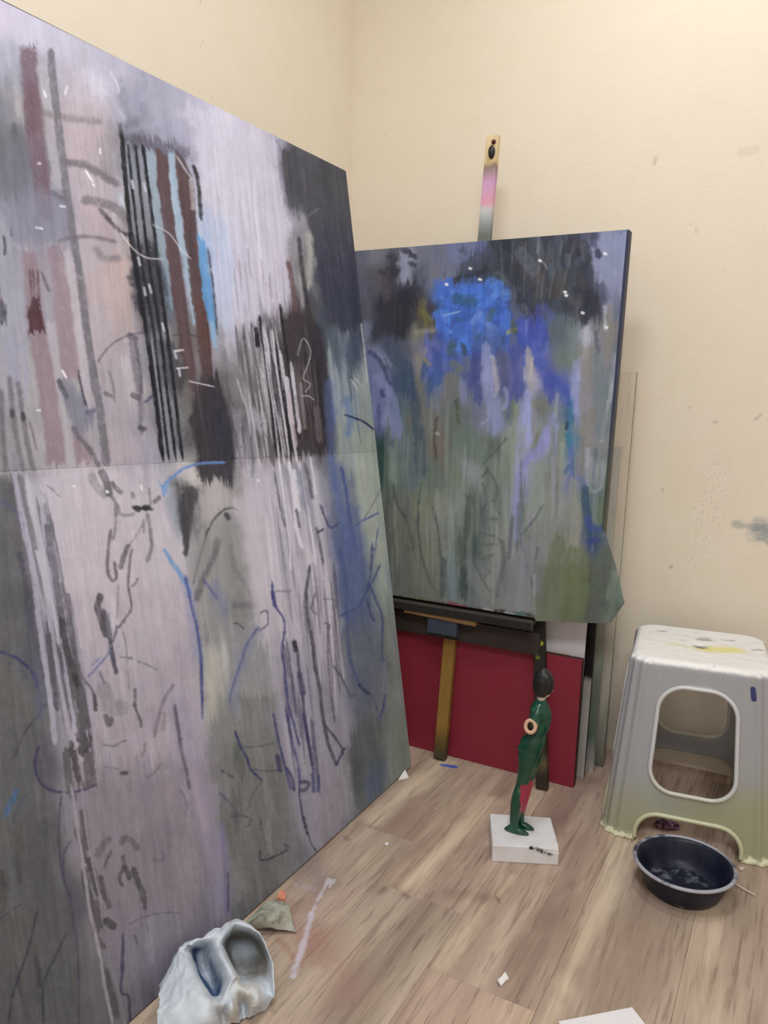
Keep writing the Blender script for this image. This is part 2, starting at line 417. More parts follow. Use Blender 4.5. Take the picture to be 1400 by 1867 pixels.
    def scumble(s, n, amt=14, wd=(6, 18), ln=(18, 60), a=(.2, .5)):
        r = s.rng
        for _ in range(n):
            i, j = r.randrange(s.ny), r.randrange(s.nx); x, y = float(s.X[i, j]), float(s.Y[i, j])
            if x < -700 or y > 2300 or y < -300: continue
            c = s.C[i, j]+r.gauss(0, amt)+np.array([r.gauss(0, 2.5), 0, r.gauss(0, 3.5)]); l, w = r.uniform(*ln), r.uniform(*wd)
            s.stroke([(x-s.lean*l/2+r.uniform(-3, 3), y-l/2, .7), (x, y), (x+s.lean*l/2+r.uniform(-4, 4), y+l/2, .6)], w, np.clip(c, 25, 222), r.uniform(*a), 2.0, 2.0, .35, n=2)
    def finish(s, k=1.0, sat=1.0, amt=3.0):
        c = s.C+(s.streak*.8+s.fine*.45+s.bstreak*.8+s.mott*.5)[..., None]*amt
        if sat != 1.0:
            g = c.mean(-1, keepdims=True); c = g+(c-g)*sat
        c = np.clip(c, 4, 250)/255.0
        l = np.where(c <= .04045, c/12.92, ((c+.055)/1.055)**2.4)*k
        return np.clip(l, 0, .95).astype(np.float32)

def grid_mesh(name, V, colors, smooth=True):
    ny, nx = V.shape[:2]; n = ny*nx
    me = bpy.data.meshes.new(name); me.vertices.add(n); me.vertices.foreach_set('co', V.reshape(-1).astype(np.float32))
    ii, jj = np.meshgrid(np.arange(ny-1), np.arange(nx-1), indexing='ij'); a = (ii*nx+jj).reshape(-1)
    F = np.stack([a, a+1, a+nx+1, a+nx], 1).astype(np.int32); m = len(F)
    me.loops.add(m*4); me.loops.foreach_set('vertex_index', F.reshape(-1))
    me.polygons.add(m); me.polygons.foreach_set('loop_start', np.arange(0, m*4, 4, dtype=np.int32))
    me.polygons.foreach_set('use_smooth', np.full(m, smooth)); me.update()
    at = me.color_attributes.new('paint', 'FLOAT_COLOR', 'POINT')
    at.data.foreach_set('color', np.concatenate([colors.reshape(-1, 3), np.ones((n, 1), np.float32)], 1).reshape(-1))
    return me

def to_draw(p):
    q = (np.asarray(p, float)-CAM) @ ROT.T
    return np.stack([700+FPX*q[..., 0]/q[..., 2], 933.5+FPX*q[..., 1]/q[..., 2]], -1)
def sight(x, y):
    return ROT.T @ np.array([(x-700)/FPX, (y-933.5)/FPX, 1.0])

def paint_material(name, rough=.5):
    t = NT(name, rough, .14); o = t.obj(); c = t.attr('paint')
    n = t.noise(o, 420.0, 3.0, .6); n2 = t.noise(t.vm('MULTIPLY', o, (160.0, 160.0, 26.0)), 1.0, 4.0, .65)
    c = t.mix(t.maprange(n, .3, .7, 0, .10), c, t.mix(1.0, c, (.6, .6, .6, 1), 'MULTIPLY'))
    c = t.mix(t.maprange(n2, .5, .75, 0, .16), c, t.mix(1.0, c, (1.35, 1.33, 1.35, 1), 'MULTIPLY'))
    t.color(c); t.bump(t.math('ADD', n, t.math('MULTIPLY', n2, .7)), .14, .0012)
    t.set(t.b.inputs['Roughness'], t.maprange(n2, .3, .7, rough-.08, rough+.12))
    return t.m
M_paint = paint_material('acrylic_paint')
M_paint2 = paint_material('oil_paint', .46)
M_edge_dark = plain('painted_edge', (52, 46, 44), .7, .2, .3, 60)
M_pine = plain('raw_pine', (196, 160, 112), .7, .25, .15, 30, .1)
M_linen = plain('raw_canvas', (176, 166, 150), .85, .1, .08, 200, .3)

# ================================================================== the big painting leaning on the left
B0 = np.array([-.866, 1.78, 0.004]); BU = np.array([-.232, 0, 1.554]); BH = float(np.linalg.norm(BU)); BU = BU/BH
BN = np.array([BU[2], 0, -BU[0]]); BW = 1.42
def seam(a): return .8555+.0285*a
NX1, NLO, NUP = 600, 500, 400
a_ = np.linspace(0, 1, NX1); A1 = BW*(a_*.62+.38*(1-(1-a_)**2))          # finer towards the near end
def big_rows(t0, up):
    sm = seam(A1)[None, :]; t = t0[:, None]
    return sm+(BH-sm)*t if up else sm*t
RB = np.concatenate([big_rows(np.linspace(0, 1, NLO), False), big_rows(np.linspace(0, 1, NUP), True)], 0)
def big_pts(a, b): return B0+np.array([0, -1.0, 0])*a[..., None]+BU*b[..., None]
V1 = big_pts(np.broadcast_to(A1, RB.shape), RB)
def big_index(x, y):
    d = sight(x, y); t = ((B0-CAM)@BN)/(d@BN)
    if t < 0 or t > 50: t = 50
    p = CAM+d*t; a = 1.78-p[1]; b = (p-B0)@BU
    col = np.interp(a, A1, np.arange(NX1)); sm = seam(min(max(a, 0), BW))
    row = (b/sm)*(NLO-1) if b < sm else NLO+(b-sm)/(BH-sm)*(NUP-1)
    return min(max(row, -2), NLO+NUP+2), col
s = Sheet(to_draw(V1), big_index, .12, 3)
ctrl = []
def cp(txt):
    for e in txt.replace('\n', ';').split(';'):
        e = e.strip()
        if e:
            x, y, r, g, b = map(float, e.split(',')); ctrl.append((x, y, (r, g, b)))
cp('''-160,0,176,170,184;-160,200,120,120,128;-160,450,140,138,148;-160,700,140,138,142;-160,850,130,128,130;-160,1000,90,90,92;-160,1300,92,92,90;-160,1600,84,84,82;-160,1850,80,80,80
0,30,192,183,197;60,60,190,184,198;120,90,187,182,194;200,130,172,167,182;250,160,158,155,170;300,210,158,156,170;320,190,160,158,172;345,200,185,178,195;400,220,200,194,206;470,250,197,190,202;500,265,172,167,182;522,282,75,75,82;580,310,72,72,76;625,325,76,76,80
10,110,162,162,174;30,150,142,142,154;10,200,120,120,128;20,250,105,105,110;30,300,110,110,118;60,330,115,113,125;50,400,130,130,145;90,380,125,125,140;20,430,152,152,162;100,430,140,138,150;20,500,150,150,160;60,470,150,140,148;30,560,155,155,165;10,620,150,150,162;20,700,152,150,157;60,700,168,162,164;10,800,132,130,132;60,800,168,162,164;20,850,140,138,140
30,200,150,146,144;20,180,150,146,144;80,130,160,158,166;80,180,160,155,155;130,130,172,166,176;150,150,182,174,182;200,140,180,174,186;165,180,186,180,192;185,165,188,184,196;160,200,180,164,166;180,230,174,156,159;150,260,182,164,168;130,210,178,162,166;160,330,172,162,167;180,370,182,164,166;190,420,167,147,150;170,460,160,150,154;150,480,178,168,172;190,520,180,160,157;225,500,188,163,153;210,550,182,160,155;180,600,172,160,165;220,620,168,158,162;230,700,162,156,160;200,780,160,155,158;250,780,150,148,160;230,830,170,158,166;270,820,150,150,165
240,200,152,150,166;270,230,148,146,160;300,240,150,148,165;220,220,160,156,170;250,250,100,98,108;320,255,150,148,166;200,260,135,130,132;200,300,120,116,118;210,350,160,158,165;240,300,120,125,132;250,400,110,112,118;270,500,60,62,70;280,560,70,72,78;275,650,130,130,136;290,760,125,124,130
340,240,165,162,178;380,260,190,184,198;400,300,200,195,207;450,350,200,195,206;480,320,206,201,208;430,450,186,188,208;400,520,184,190,216;395,460,165,182,212;470,480,202,195,212;500,450,202,193,208;510,540,190,182,196;430,600,192,187,202;425,640,186,183,196;420,560,190,190,210;520,400,190,186,198
540,330,74,74,80;600,400,72,74,80;640,420,66,68,76;620,500,62,64,80;640,560,62,66,80;580,520,92,94,100;560,440,120,118,118;545,480,130,126,126;600,580,70,76,86;560,560,80,78,80
480,680,122,115,115;540,640,76,69,67;560,720,70,62,60;580,780,88,78,78;500,780,84,78,78;440,700,132,127,127;440,780,120,115,122;350,800,70,68,70;400,780,60,60,72;330,760,110,108,106;340,700,95,90,88;400,680,110,106,106;400,640,160,156,162;345,620,110,100,98;460,830,150,146,150;540,820,100,94,96
610,620,90,100,110;630,680,140,152,160;660,700,156,166,156;640,760,150,160,152;605,740,95,110,150;660,800,154,163,147;600,680,85,90,104
20,900,92,92,94;10,1000,97,97,97;30,1100,92,92,90;10,1250,104,104,98;40,1350,97,97,96;30,1450,92,92,90;60,1550,84,84,82;40,1700,88,88,84;100,1800,82,82,82;120,1650,86,85,91;70,1400,86,85,96;60,1200,92,92,102;45,1290,112,112,106;20,1850,84,84,84
60,900,172,167,174;85,1000,162,160,172;110,1120,152,150,162;120,1250,152,148,160;140,1350,140,138,146;135,1450,126,123,131;160,1550,126,121,127;190,1700,112,107,112;200,1800,102,99,102;210,1850,97,94,97;70,1060,130,128,136;95,1180,120,118,124
130,900,182,174,180;170,900,188,178,184;110,930,176,172,176;150,980,175,165,171;140,1050,170,160,168;160,1150,164,154,162;240,960,182,174,178;220,1050,177,167,172;280,1050,172,167,170;250,1150,167,160,164;300,1150,168,158,165;290,950,182,180,184;240,1260,156,149,155;200,1330,150,143,149;270,1330,152,139,149;330,1200,162,152,164;320,1300,162,152,162;220,1420,141,133,139;280,1430,142,132,140;250,1500,131,123,129;230,1600,123,119,123;300,1600,129,121,123;350,1580,136,125,129;300,1700,123,117,125;250,1750,113,107,117;300,1770,116,109,119;270,1820,96,93,101;330,1650,130,122,124;190,1480,128,122,128
350,1380,152,142,157;370,1450,152,142,154;395,1550,130,125,147;405,1620,116,113,142;345,1300,167,157,172;380,1650,120,116,132
300,900,172,174,180;330,890,66,66,68;345,930,74,74,78;325,1000,177,174,180;385,920,167,162,162;400,880,150,144,142;400,990,147,144,142;430,960,152,150,150;380,1010,137,134,134;420,1050,142,140,138;390,1080,162,162,156;440,1100,122,120,120;380,1180,152,152,152;390,1260,176,173,163;400,1230,167,166,157;440,1200,136,137,148;430,1300,141,141,139;480,1280,147,144,147;450,1360,136,136,131;400,1400,121,121,123;440,1420,119,119,116;480,1450,116,116,109;420,1500,111,113,111;470,1530,106,106,103;440,1580,106,106,103;500,1560,106,106,106;480,1620,94,94,94;430,1660,97,99,97;540,1590,121,123,123;350,860,190,186,178;330,860,184,178,178
470,960,182,176,182;480,1050,184,177,184;470,900,166,162,168;500,900,160,158,166;540,900,150,148,156;520,1000,174,167,174;560,1000,177,170,177;590,1050,172,166,174;600,1100,170,164,172;540,1150,167,162,170;510,1200,150,148,157;560,1250,153,149,161;600,1250,156,151,159;530,1330,146,143,161;580,1350,146,143,153;620,1330,146,141,149;560,1450,139,135,149;600,1450,141,135,139;630,1420,136,131,133;550,1540,121,121,133;600,1530,129,127,129;570,900,150,146,154;580,960,150,146,156
620,880,112,120,143;640,930,107,117,148;610,960,120,122,141;640,1010,86,96,132;630,1060,93,101,127;650,1120,93,101,120;670,1180,106,113,119;660,1250,101,107,111;670,1330,101,106,103;690,1260,116,119,121;680,1050,131,141,151;700,1150,126,131,131;710,1250,131,137,129;720,1350,126,133,123;690,1400,96,106,109;650,1400,89,95,93;660,1450,101,107,113;735,1380,126,133,121
660,860,162,170,152;670,930,167,174,157;680,1000,152,162,152;690,1080,141,151,146;655,900,160,168,150''')
s.base(ctrl)  # paint tones; the lower left also keeps the fall-off of light in its colour
DK = (44, 42, 47)
# the large tonal zones of both sheets
Z = lambda pts, c, a=.62, so=5: s.poly(pts, c, a, so, 4, .05, 9)
Z([(-120, 870), (28, 868), (52, 960), (72, 1100), (92, 1250), (104, 1400), (118, 1550), (140, 1700), (172, 1900), (-120, 1900)], (86, 86, 87), .55, 8)
Z([(76, 866), (298, 850), (306, 900), (324, 960), (338, 1010), (348, 1090), (352, 1130), (120, 1160), (104, 1060), (88, 950)], (188, 178, 184), .70)
Z([(108, 1080), (352, 1060), (362, 1180), (368, 1300), (384, 1400), (250, 1420), (134, 1420), (122, 1300)], (164, 154, 162), .62, 9)
Z([(134, 1390), (384, 1380), (402, 1500), (413, 1600), (412, 1672), (330, 1712), (290, 1800), (220, 1900), (196, 1780), (168, 1620), (146, 1500)], (130, 122, 129), .55, 9)
Z([(352, 890), (440, 900), (456, 1000), (476, 1110), (490, 1200), (500, 1290), (372, 1300), (366, 1200), (354, 1100), (340, 1020)], (142, 141, 137), .55)
Z([(372, 1270), (500, 1270), (520, 1400), (548, 1520), (562, 1560), (430, 1690), (414, 1650), (404, 1500), (386, 1400)], (112, 113, 109), .55)
Z([(440, 838), (572, 830), (598, 950), (614, 1040), (618, 1150), (626, 1240), (500, 1260), (486, 1180), (470, 1090), (452, 980)], (184, 178, 184), .62)
Z([(496, 1200), (622, 1190), (634, 1290), (642, 1400), (650, 1480), (566, 1560), (544, 1510), (522, 1400), (506, 1290)], (148, 143, 154), .6)
Z([(600, 834), (646, 870), (654, 960), (676, 1050), (692, 1150), (694, 1280), (660, 1310), (642, 1340), (628, 1240), (618, 1100), (610, 1000)], (92, 101, 126), .5, 8)
Z([(644, 832), (674, 830), (692, 940), (708, 1060), (700, 1100), (680, 1040), (660, 960)], (162, 169, 152), .65)
Z([(690, 1080), (712, 1080), (730, 1230), (752, 1410), (700, 1450), (706, 1330), (704, 1200)], (128, 135, 124), .6)
Z([(640, 1330), (700, 1300), (702, 1400), (690, 1450), (650, 1480)], (92, 98, 98), .5, 8)
Z([(118, 120), (200, 160), (214, 260), (226, 420), (250, 600), (272, 720), (290, 836), (196, 842), (176, 700), (152, 540), (134, 400), (118, 280)], (182, 168, 171), .42, 8)
Z([(0, 600), (60, 600), (84, 740), (86, 850), (0, 860)], (158, 154, 158), .4, 8)
Z([(400, 600), (440, 590), (500, 570), (530, 570), (540, 700), (560, 836), (430, 838), (410, 740)], (92, 87, 88), .5, 8)
s.scumble(1300, 15, (6, 20), (20, 80))
# ---- upper panel, left: washed vertical bands
s.poly([(35, 88), (66, 87), (70, 140), (78, 225), (90, 320), (98, 400), (72, 400), (58, 310), (46, 225), (38, 140)], (112, 88, 97), .85, 4, 2, .25)
s.poly([(46, 150), (72, 150), (80, 240), (52, 240)], (104, 74, 84), .5, 6, 3, .3)
s.poly([(66, 120), (84, 118), (97, 200), (78, 200)], (172, 168, 172), .7, 3, 2, .2)
s.poly([(86, 250), (106, 262), (116, 345), (95, 345)], (166, 160, 164), .8, 2, 2, .2)
s.poly([(22, 130), (34, 130), (42, 220), (30, 215)], (176, 170, 174), .5, 4, 3, .2)
s.stroke([(92, 98), (98, 160), (106, 225), (116, 310), (132, 425), (145, 500), (158, 605), (170, 680), (183, 755), (194, 845)], 14, (113, 110, 115), .92, 1.5, 1.2, .12)
for dx in (0, 10, 20, 31, 43, 52, 60):                                   # thin combed pink lines
    s.stroke([(118+dx, 150+dx*.5), (136+dx, 300), (150+dx, 400)], 2.2, (190, 160, 164), .45, 1, .7, .4)
    s.stroke([(124+dx, 170+dx*.5), (141+dx, 300), (156+dx, 400)], 1.6, (150, 135, 142), .4, 1, .7, .4)
for k, c in enumerate(((196, 160, 148), (200, 150, 130), (176, 150, 146), (205, 165, 140), (186, 160, 156), (200, 150, 128), (190, 170, 160))):
    s.stroke([(190+k*6, 470), (198+k*6, 540), (208+k*6, 610)], 2.4, c, .55, 1, .6, .25)
s.poly([(20, 350), (70, 338), (122, 370), (126, 420), (95, 450), (30, 455), (5, 400)], (128, 126, 141), .75, 9, 6, .2)
s.poly([(0, 260), (40, 240), (52, 300), (40, 350), (0, 350)], (104, 104, 110), .6, 12, 6)
s.stroke([(5, 440), (60, 455), (100, 440)], 10, (164, 162, 172), .5, 4, 3, .4)
s.stroke([(105, 440), (130, 434), (165, 432), (215, 442)], 7, (112, 102, 106), .75, 2, 2, .2)
s.stroke([(96, 352), (115, 362)], 9, (98, 94, 104), .7, 3, 2, .2)
s.stroke([(78, 205), (95, 210), (120, 215), (180, 222)], 12, (116, 108, 108), .55, 4, 3, .3)
s.stroke([(118, 296), (150, 300), (180, 315), (212, 335)], 13, (112, 106, 110), .85, 3, 3, .15)
s.stroke([(156, 365), (185, 370), (214, 382), (238, 410)], 16, (118, 112, 112), .8, 3, 2.5, .2)
s.stroke([(180, 380), (200, 402), (222, 424), (240, 428)], 7, (70, 66, 68), .8, 2, 2, .15)
s.stroke([(207, 392), (208, 402)], 8, (182, 176, 178), .9, 1.5, 1)
s.poly([(215, 352), (228, 360), (230, 378), (216, 376)], (180, 184, 194), .85, 2, 1.5)
s.stroke([(175, 455), (190, 470), (215, 470)], 12, (118, 112, 114), .7, 4, 3, .3)
s.poly([(84, 450), (115, 448), (125, 520), (136, 602), (146, 690), (112, 690), (100, 560)], (146, 124, 131), .75, 3, 2, .2)
s.poly([(40, 470), (66, 462), (82, 600), (96, 655), (110, 740), (121, 845), (86, 850), (74, 740), (60, 655), (50, 600)], (140, 116, 122), .75, 3, 2, .2)
s.poly([(130, 780), (152, 790), (170, 832), (172, 843), (138, 848)], (144, 122, 130), .8, 3, 2, .2)
s.poly([(113, 455), (126, 452), (150, 600), (163, 700), (170, 760), (154, 740), (140, 640), (128, 540)], (182, 174, 178), .75, 2, 2, .15)
s.poly([(84, 590), (100, 590), (112, 700), (124, 790), (136, 848), (122, 848), (106, 740), (94, 660)], (176, 170, 174), .7, 2, 2, .2)
s.poly([(53, 562), (62, 545), (70, 548), (80, 580), (82, 603), (66, 606), (54, 610)], (78, 50, 56), .9, 2, 3, .1)
for x in (58, 64, 72): s.stroke([(x-4, 490), (x-1, 540), (x, 600)], 4, (88, 60, 66), .7, 1.2, 1.5, .3)
s.stroke([(76, 495), (84, 520), (90, 530)], 5, (104, 84, 92), .7, 1.5, 1.5, .2)
s.stroke([(2, 555), (6, 570), (4, 585)], 14, (72, 70, 78), .9, 2, 2)
s.stroke([(6, 430), (9, 450), (8, 465)], 5, (74, 72, 78), .8, 1.5, 1)
s.stroke([(20, 415), (21, 430)], 4, (96, 94, 100), .7, 1.5, 1)
for x in (12, 24, 40): s.stroke([(x, 620), (x+8, 700), (x+2, 720)], 9, (150, 150, 172), .6, 3, 2, .2)
s.stroke([(2, 715), (6, 800), (10, 860)], 9, (104, 102, 106), .85, 2, 1.5, .1)
s.stroke([(17, 690), (24, 760), (30, 800), (42, 858)], 9, (112, 110, 113), .85, 2, 1.5, .12)
s.stroke([(33, 700), (43, 770), (52, 820), (60, 857)], 9, (108, 105, 109), .85, 2, 1.5, .12)
s.stroke([(21, 750), (22, 758)], 8, (72, 70, 74), .9, 2, 1); s.stroke([(41, 756), (42, 764)], 9, (66, 64, 68), .9, 2, 1)
s.stroke([(54, 770), (62, 800), (66, 820)], 3, (112, 90, 96), .7)
s.poly([(104, 690), (114, 684), (128, 698), (148, 718), (156, 742), (172, 748), (166, 776), (152, 792), (134, 784), (122, 742), (112, 722)], (128, 128, 141), .92, 3, 2)
s.stroke([(107, 695), (114, 708), (120, 722)], 9, (88, 86, 94), .85, 2, 2)
s.stroke([(142, 675), (148, 705), (156, 740)], 4, (66, 60, 68), .85, 1.2, 1)
s.stroke([(134, 780), (146, 800), (165, 822), (180, 850)], 9, (98, 95, 100), .8, 2, 2, .15)
s.stroke([(160, 752), (172, 748)], 8, (92, 92, 120), .7, 3, 2)
s.stroke([(178, 660), (190, 642), (206, 626), (232, 612), (262, 606)], 3.2, (96, 90, 95), .85, 1, 1)
s.stroke([(236, 612), (246, 618)], 11, (86, 82, 90), .85, 2, 1.5)
s.stroke([(240, 625), (247, 680), (256, 724), (256, 770), (259, 786)], 10, (116, 111, 118), .8, 2.5, 2, .1)
s.stroke([(246, 622), (255, 675), (258, 720)], 6, (92, 88, 96), .8, 1.5, 1.5)
s.stroke([(243, 720), (254, 726)], 10, (92, 88, 92), .85, 2, 1.5); s.stroke([(256, 780), (262, 782)], 9, (78, 76, 80), .85, 2, 1.5)
s.stroke([(192, 718), (202, 722)], 8, (100, 94, 96), .8, 2, 1.5); s.stroke([(198, 675), (206, 705), (208, 735)], 4, (122, 116, 120), .7, 1.5, 1)
s.stroke([(262, 735), (285, 715), (310, 690), (330, 670)], 5, (62, 60, 92), .7, 2, 2)
# ---- the cluster of dark railings and blue
s.poly([(216, 225), (232, 240), (330, 258), (350, 290), (330, 290), (235, 268), (219, 262)], (84, 80, 92), .7, 4, 4, .25)
s.poly([(222, 262), (262, 268), (310, 560), (338, 838), (296, 838), (262, 600), (236, 430)], (136, 140, 148), .55, 3, 2, .25)
s.poly([(264, 268), (284, 272), (300, 425), (312, 505), (314, 560), (296, 560), (282, 425)], (146, 164, 174), .85, 2, 2, .15)
s.stroke([(292, 490), (302, 530), (308, 570)], 14, (96, 110, 124), .7, 4, 3, .2)
s.poly([(283, 270), (305, 278), (309, 325), (322, 425), (334, 505), (346, 605), (356, 670), (366, 742), (346, 744), (335, 670), (324, 605), (309, 500), (299, 425), (285, 325)], (90, 69, 72), .95, 1.5, 1.5)
s.poly([(305, 274), (317, 276), (321, 315), (335, 425), (350, 520), (357, 575), (356, 604), (350, 590), (342, 520), (321, 425), (308, 320)], (152, 172, 187), .95, 1.5, 1.2, .05)
s.poly([(319, 280), (333, 284), (352, 330), (362, 466), (376, 545), (385, 650), (392, 730), (371, 730), (363, 650), (351, 545), (340, 460), (326, 350)], (84, 64, 65), .95, 2, 1.5)
s.poly([(352, 540), (374, 545), (383, 600), (384, 640), (364, 640)], (98, 64, 55), .6, 5, 3)
s.stroke([(346, 420), (349, 470)], 4, (66, 54, 58), .8, 1.5, 1)
s.poly([(360, 430), (373, 436), (387, 532), (392, 580), (394, 640), (384, 620), (377, 577), (369, 532)], (92, 150, 202), .95, 1.5, 1)
s.stroke([(385, 590), (392, 630)], 9, (150, 172, 192), .85, 2, 1.5)
s.stroke([(352, 300), (362, 340), (366, 400)], 7, (46, 44, 47), .9, 1.5, 1.5); s.stroke([(378, 450), (388, 520), (396, 610)], 4, (52, 56, 66), .8, 1.5, 1)
s.stroke([(348, 330), (352, 380)], 8, (176, 170, 170), .8, 2, 1.5)
s.stroke([(322, 285), (338, 310), (352, 330)], 4, (178, 176, 184), .8, 1.5, 1)
s.poly([(246, 440), (285, 450), (300, 510), (305, 560), (275, 585), (248, 565), (240, 520)], (46, 46, 55), .72, 6, 6, .3)
s.poly([(258, 585), (300, 570), (310, 590), (280, 620)], (52, 52, 58), .6, 6, 4, .3)
s.poly([(285, 620), (320, 625), (340, 690), (320, 720), (292, 690)], (62, 62, 66), .7, 6, 4, .25)
RL = [[(219, 225, .6), (222, 250), (225, 285), (228, 325), (238, 425), (251, 510), (266, 600), (280, 700), (297, 840)],
      [(233, 262), (239, 325), (250, 425), (263, 510), (279, 600), (292, 710), (308, 840)],
      [(246, 262), (253, 325), (264, 425), (276, 510), (291, 600), (304, 710), (321, 840)],
      [(259, 264), (268, 325), (281, 425), (291, 510), (303, 600), (317, 710), (333, 840)]]
for L_, w in zip(RL, (8.5, 5, 5.5, 6.5)): s.stroke(L_, w, (34, 34, 39), .95, .8, .6)
for x, y in ((252, 470), (272, 520), (262, 525), (296, 590), (262, 335), (240, 330), (318, 640), (325, 672)): s.stroke([(x, y), (x+3, y+13)], 4.5, (186, 188, 196), .9, 1.2, .8)
s.stroke([(278, 410), (296, 418), (312, 430), (330, 455), (348, 472)], 2.4, (190, 192, 200), .85, .8, .5)
s.stroke([(220, 424), (234, 444), (252, 462), (272, 471), (297, 472)], 2.6, (200, 192, 184), .9, .8, .5)
s.stroke([(310, 612), (345, 610), (370, 618)], 3, (70, 66, 70), .7)
# ---- white cascade, blue tinge at its foot
s.poly([(340, 188), (420, 215), (506, 262), (520, 380), (527, 500), (526, 545), (508, 565), (470, 585), (440, 592), (428, 655), (410, 640), (402, 560), (392, 480), (372, 360), (360, 280)], (198, 192, 204), .72, 6, 5, .1)
s.poly([(372, 380), (410, 400), (425, 500), (420, 590), (405, 610), (394, 500), (384, 440)], (172, 190, 218), .6, 12, 6, .15)
s.rain(60, 370, 500, 260, 470, (60, 160), (2, 5), [(212, 206, 214), (188, 180, 192), (206, 196, 210), (180, 176, 190), (216, 212, 218)], (.3, .6), .1)
s.rain(26, 420, 510, 440, 560, (40, 110), (1.5, 3.5), [(220, 214, 222), (150, 140, 152), (128, 118, 128), (214, 200, 214)], (.4, .75), .1)
s.stroke([(200, 130), (216, 160), (214, 170)], 3, (205, 203, 214), .8, 1.2, .8); s.stroke([(198, 168), (212, 195), (228, 218)], 5, (196, 194, 208), .6, 2, 2, .2)
s.poly([(150, 140), (185, 150), (205, 165), (190, 180), (165, 170)], (192, 188, 200), .55, 9, 6, .2)
s.stroke([(205, 180), (225, 235), (245, 236), (300, 225), (330, 260)], 16, (160, 158, 174), .6, 6, 5, .3)
# ---- dark slab on the right
s.poly([(506, 262), (634, 314), (646, 400), (660, 520), (668, 590), (640, 606), (600, 590), (582, 520), (572, 450), (556, 400), (530, 392), (520, 370)], (72, 72, 78), .92, 3, 3)
s.poly([(580, 410), (650, 430), (668, 590), (620, 600), (590, 560), (574, 470)], (58, 60, 78), .75, 10, 5)
s.stroke([(508, 262), (516, 340), (528, 390), (545, 420)], 5, (150, 146, 162), .8, 2.5, 2, .1)
s.stroke([(530, 390), (545, 395), (548, 430), (540, 460)], 22, (150, 148, 158), .6, 5, 5, .2)
s.stroke([(562, 432), (566, 470), (562, 520)], 13, (172, 168, 158), .85, 4, 3, .1); s.stroke([(546, 500), (552, 560), (560, 600)], 6, (168, 164, 156), .75, 2, 1.5)
s.stroke([(544, 430), (552, 500), (566, 590), (585, 700)], 7, (50, 48, 52), .8, 2, 1.5)
s.stroke([(526, 480), (536, 540), (540, 600)], 9, (104, 76, 76), .85, 2, 1.5)
s.stroke([(572, 390), (580, 380), (560, 395)], 3, (120, 124, 140), .5)
# ---- brown-black passage with hanging drips
s.poly([(528, 575), (562, 560), (590, 640), (600, 720), (606, 825), (520, 832), (505, 700), (512, 600)], (66, 58, 57), .9, 5, 4, .1)
s.poly([(560, 590), (592, 600), (602, 720), (606, 822), (585, 822), (575, 700)], (52, 48, 52), .7, 5, 3, .15)
s.rain(26, 528, 575, 640, 730, (60, 130), (2, 6), [(96, 84, 82), (44, 40, 42), (110, 96, 94), (40, 38, 40)], (.5, .8), .12, .15)
s.rain(60, 425, 505, 580, 690, (60, 190), (2.5, 6.5), [(60, 56, 58), (190, 184, 188), (90, 86, 88), (206, 200, 204), (40, 38, 42)], (.5, .85), .14, .2)
for P_, w in (([(472, 575), (482, 640), (490, 700), (506, 836)], 6), ([(510, 555), (522, 640), (534, 720), (546, 800)], 5), ([(500, 620), (515, 720), (530, 825)], 5), ([(466, 600), (470, 630)], 8), ([(520, 700), (526, 760), (538, 830)], 8), ([(498, 720), (508, 820)], 9)): s.stroke(P_, w, (38, 36, 40), .92, 1, .9)
for P_, w in (([(478, 590), (488, 680), (500, 760), (512, 870)], 3.5), ([(486, 640), (498, 720), (512, 800), (520, 850)], 3), ([(496, 600), (506, 690), (520, 780), (530, 860)], 3.5), ([(510, 640), (520, 700), (534, 800), (546, 860)], 5), ([(530, 660), (540, 740), (546, 790)], 6.5), ([(522, 690), (528, 740), (532, 770)], 9)): s.stroke(P_, w, (208, 202, 208), .9, 1, .8)
s.stroke([(524, 710), (530, 760), (540, 815)], 7, (196, 178, 186), .8, 1.5, 1)
s.stroke([(548, 700), (556, 780)], 6, (150, 138, 138), .7, 1.5, 1, .2); s.stroke([(576, 745), (582, 800)], 12, (118, 104, 104), .6, 3, 2, .2)
s.stroke([(542, 650), (552, 617), (566, 640), (560, 668), (552, 690), (566, 700), (556, 715)], 2, (180, 176, 178), .8, .7, .5); s.stroke([(548, 722), (562, 722), (572, 729)], 2.2, (192, 186, 186), .85, .7, .5)
s.poly([(404, 650), (440, 610), (470, 640), (476, 720), (440, 740), (412, 715)], (128, 123, 125), .55, 8, 5, .3)
s.stroke([(450, 690), (462, 705)], 20, (98, 94, 96), .6, 4, 4, .3); s.stroke([(432, 690), (444, 730), (452, 745)], 4, (180, 174, 178), .8, 1.3, 1)
s.poly([(446, 735), (480, 750), (486, 775), (470, 785), (455, 770)], (170, 165, 172), .8, 5, 4, .15)
s.poly([(400, 740), (440, 745), (460, 800), (470, 838), (430, 838), (420, 780)], (146, 142, 150), .6, 6, 5, .2)
s.rain(16, 425, 470, 760, 800, (30, 60), (3, 7), [(166, 160, 166), (110, 106, 110), (84, 80, 84)], (.5, .8))
s.poly([(342, 690), (358, 700), (352, 760), (362, 838), (338, 838), (330, 760)], (120, 120, 116), .5, 4, 4, .25)
s.poly([(362, 690), (396, 684), (410, 722), (420, 762), (428, 835), (424, 888), (413, 892), (404, 868), (390, 868), (372, 888), (362, 872), (354, 800), (346, 768), (352, 720)], (58, 55, 60), .95, 4, 3)
s.poly([(392, 740), (415, 770), (420, 830), (398, 830)], (54, 56, 74), .5, 7, 4)
s.stroke([(345, 700), (360, 712), (372, 700)], 8, (84, 56, 56), .6, 4, 2)
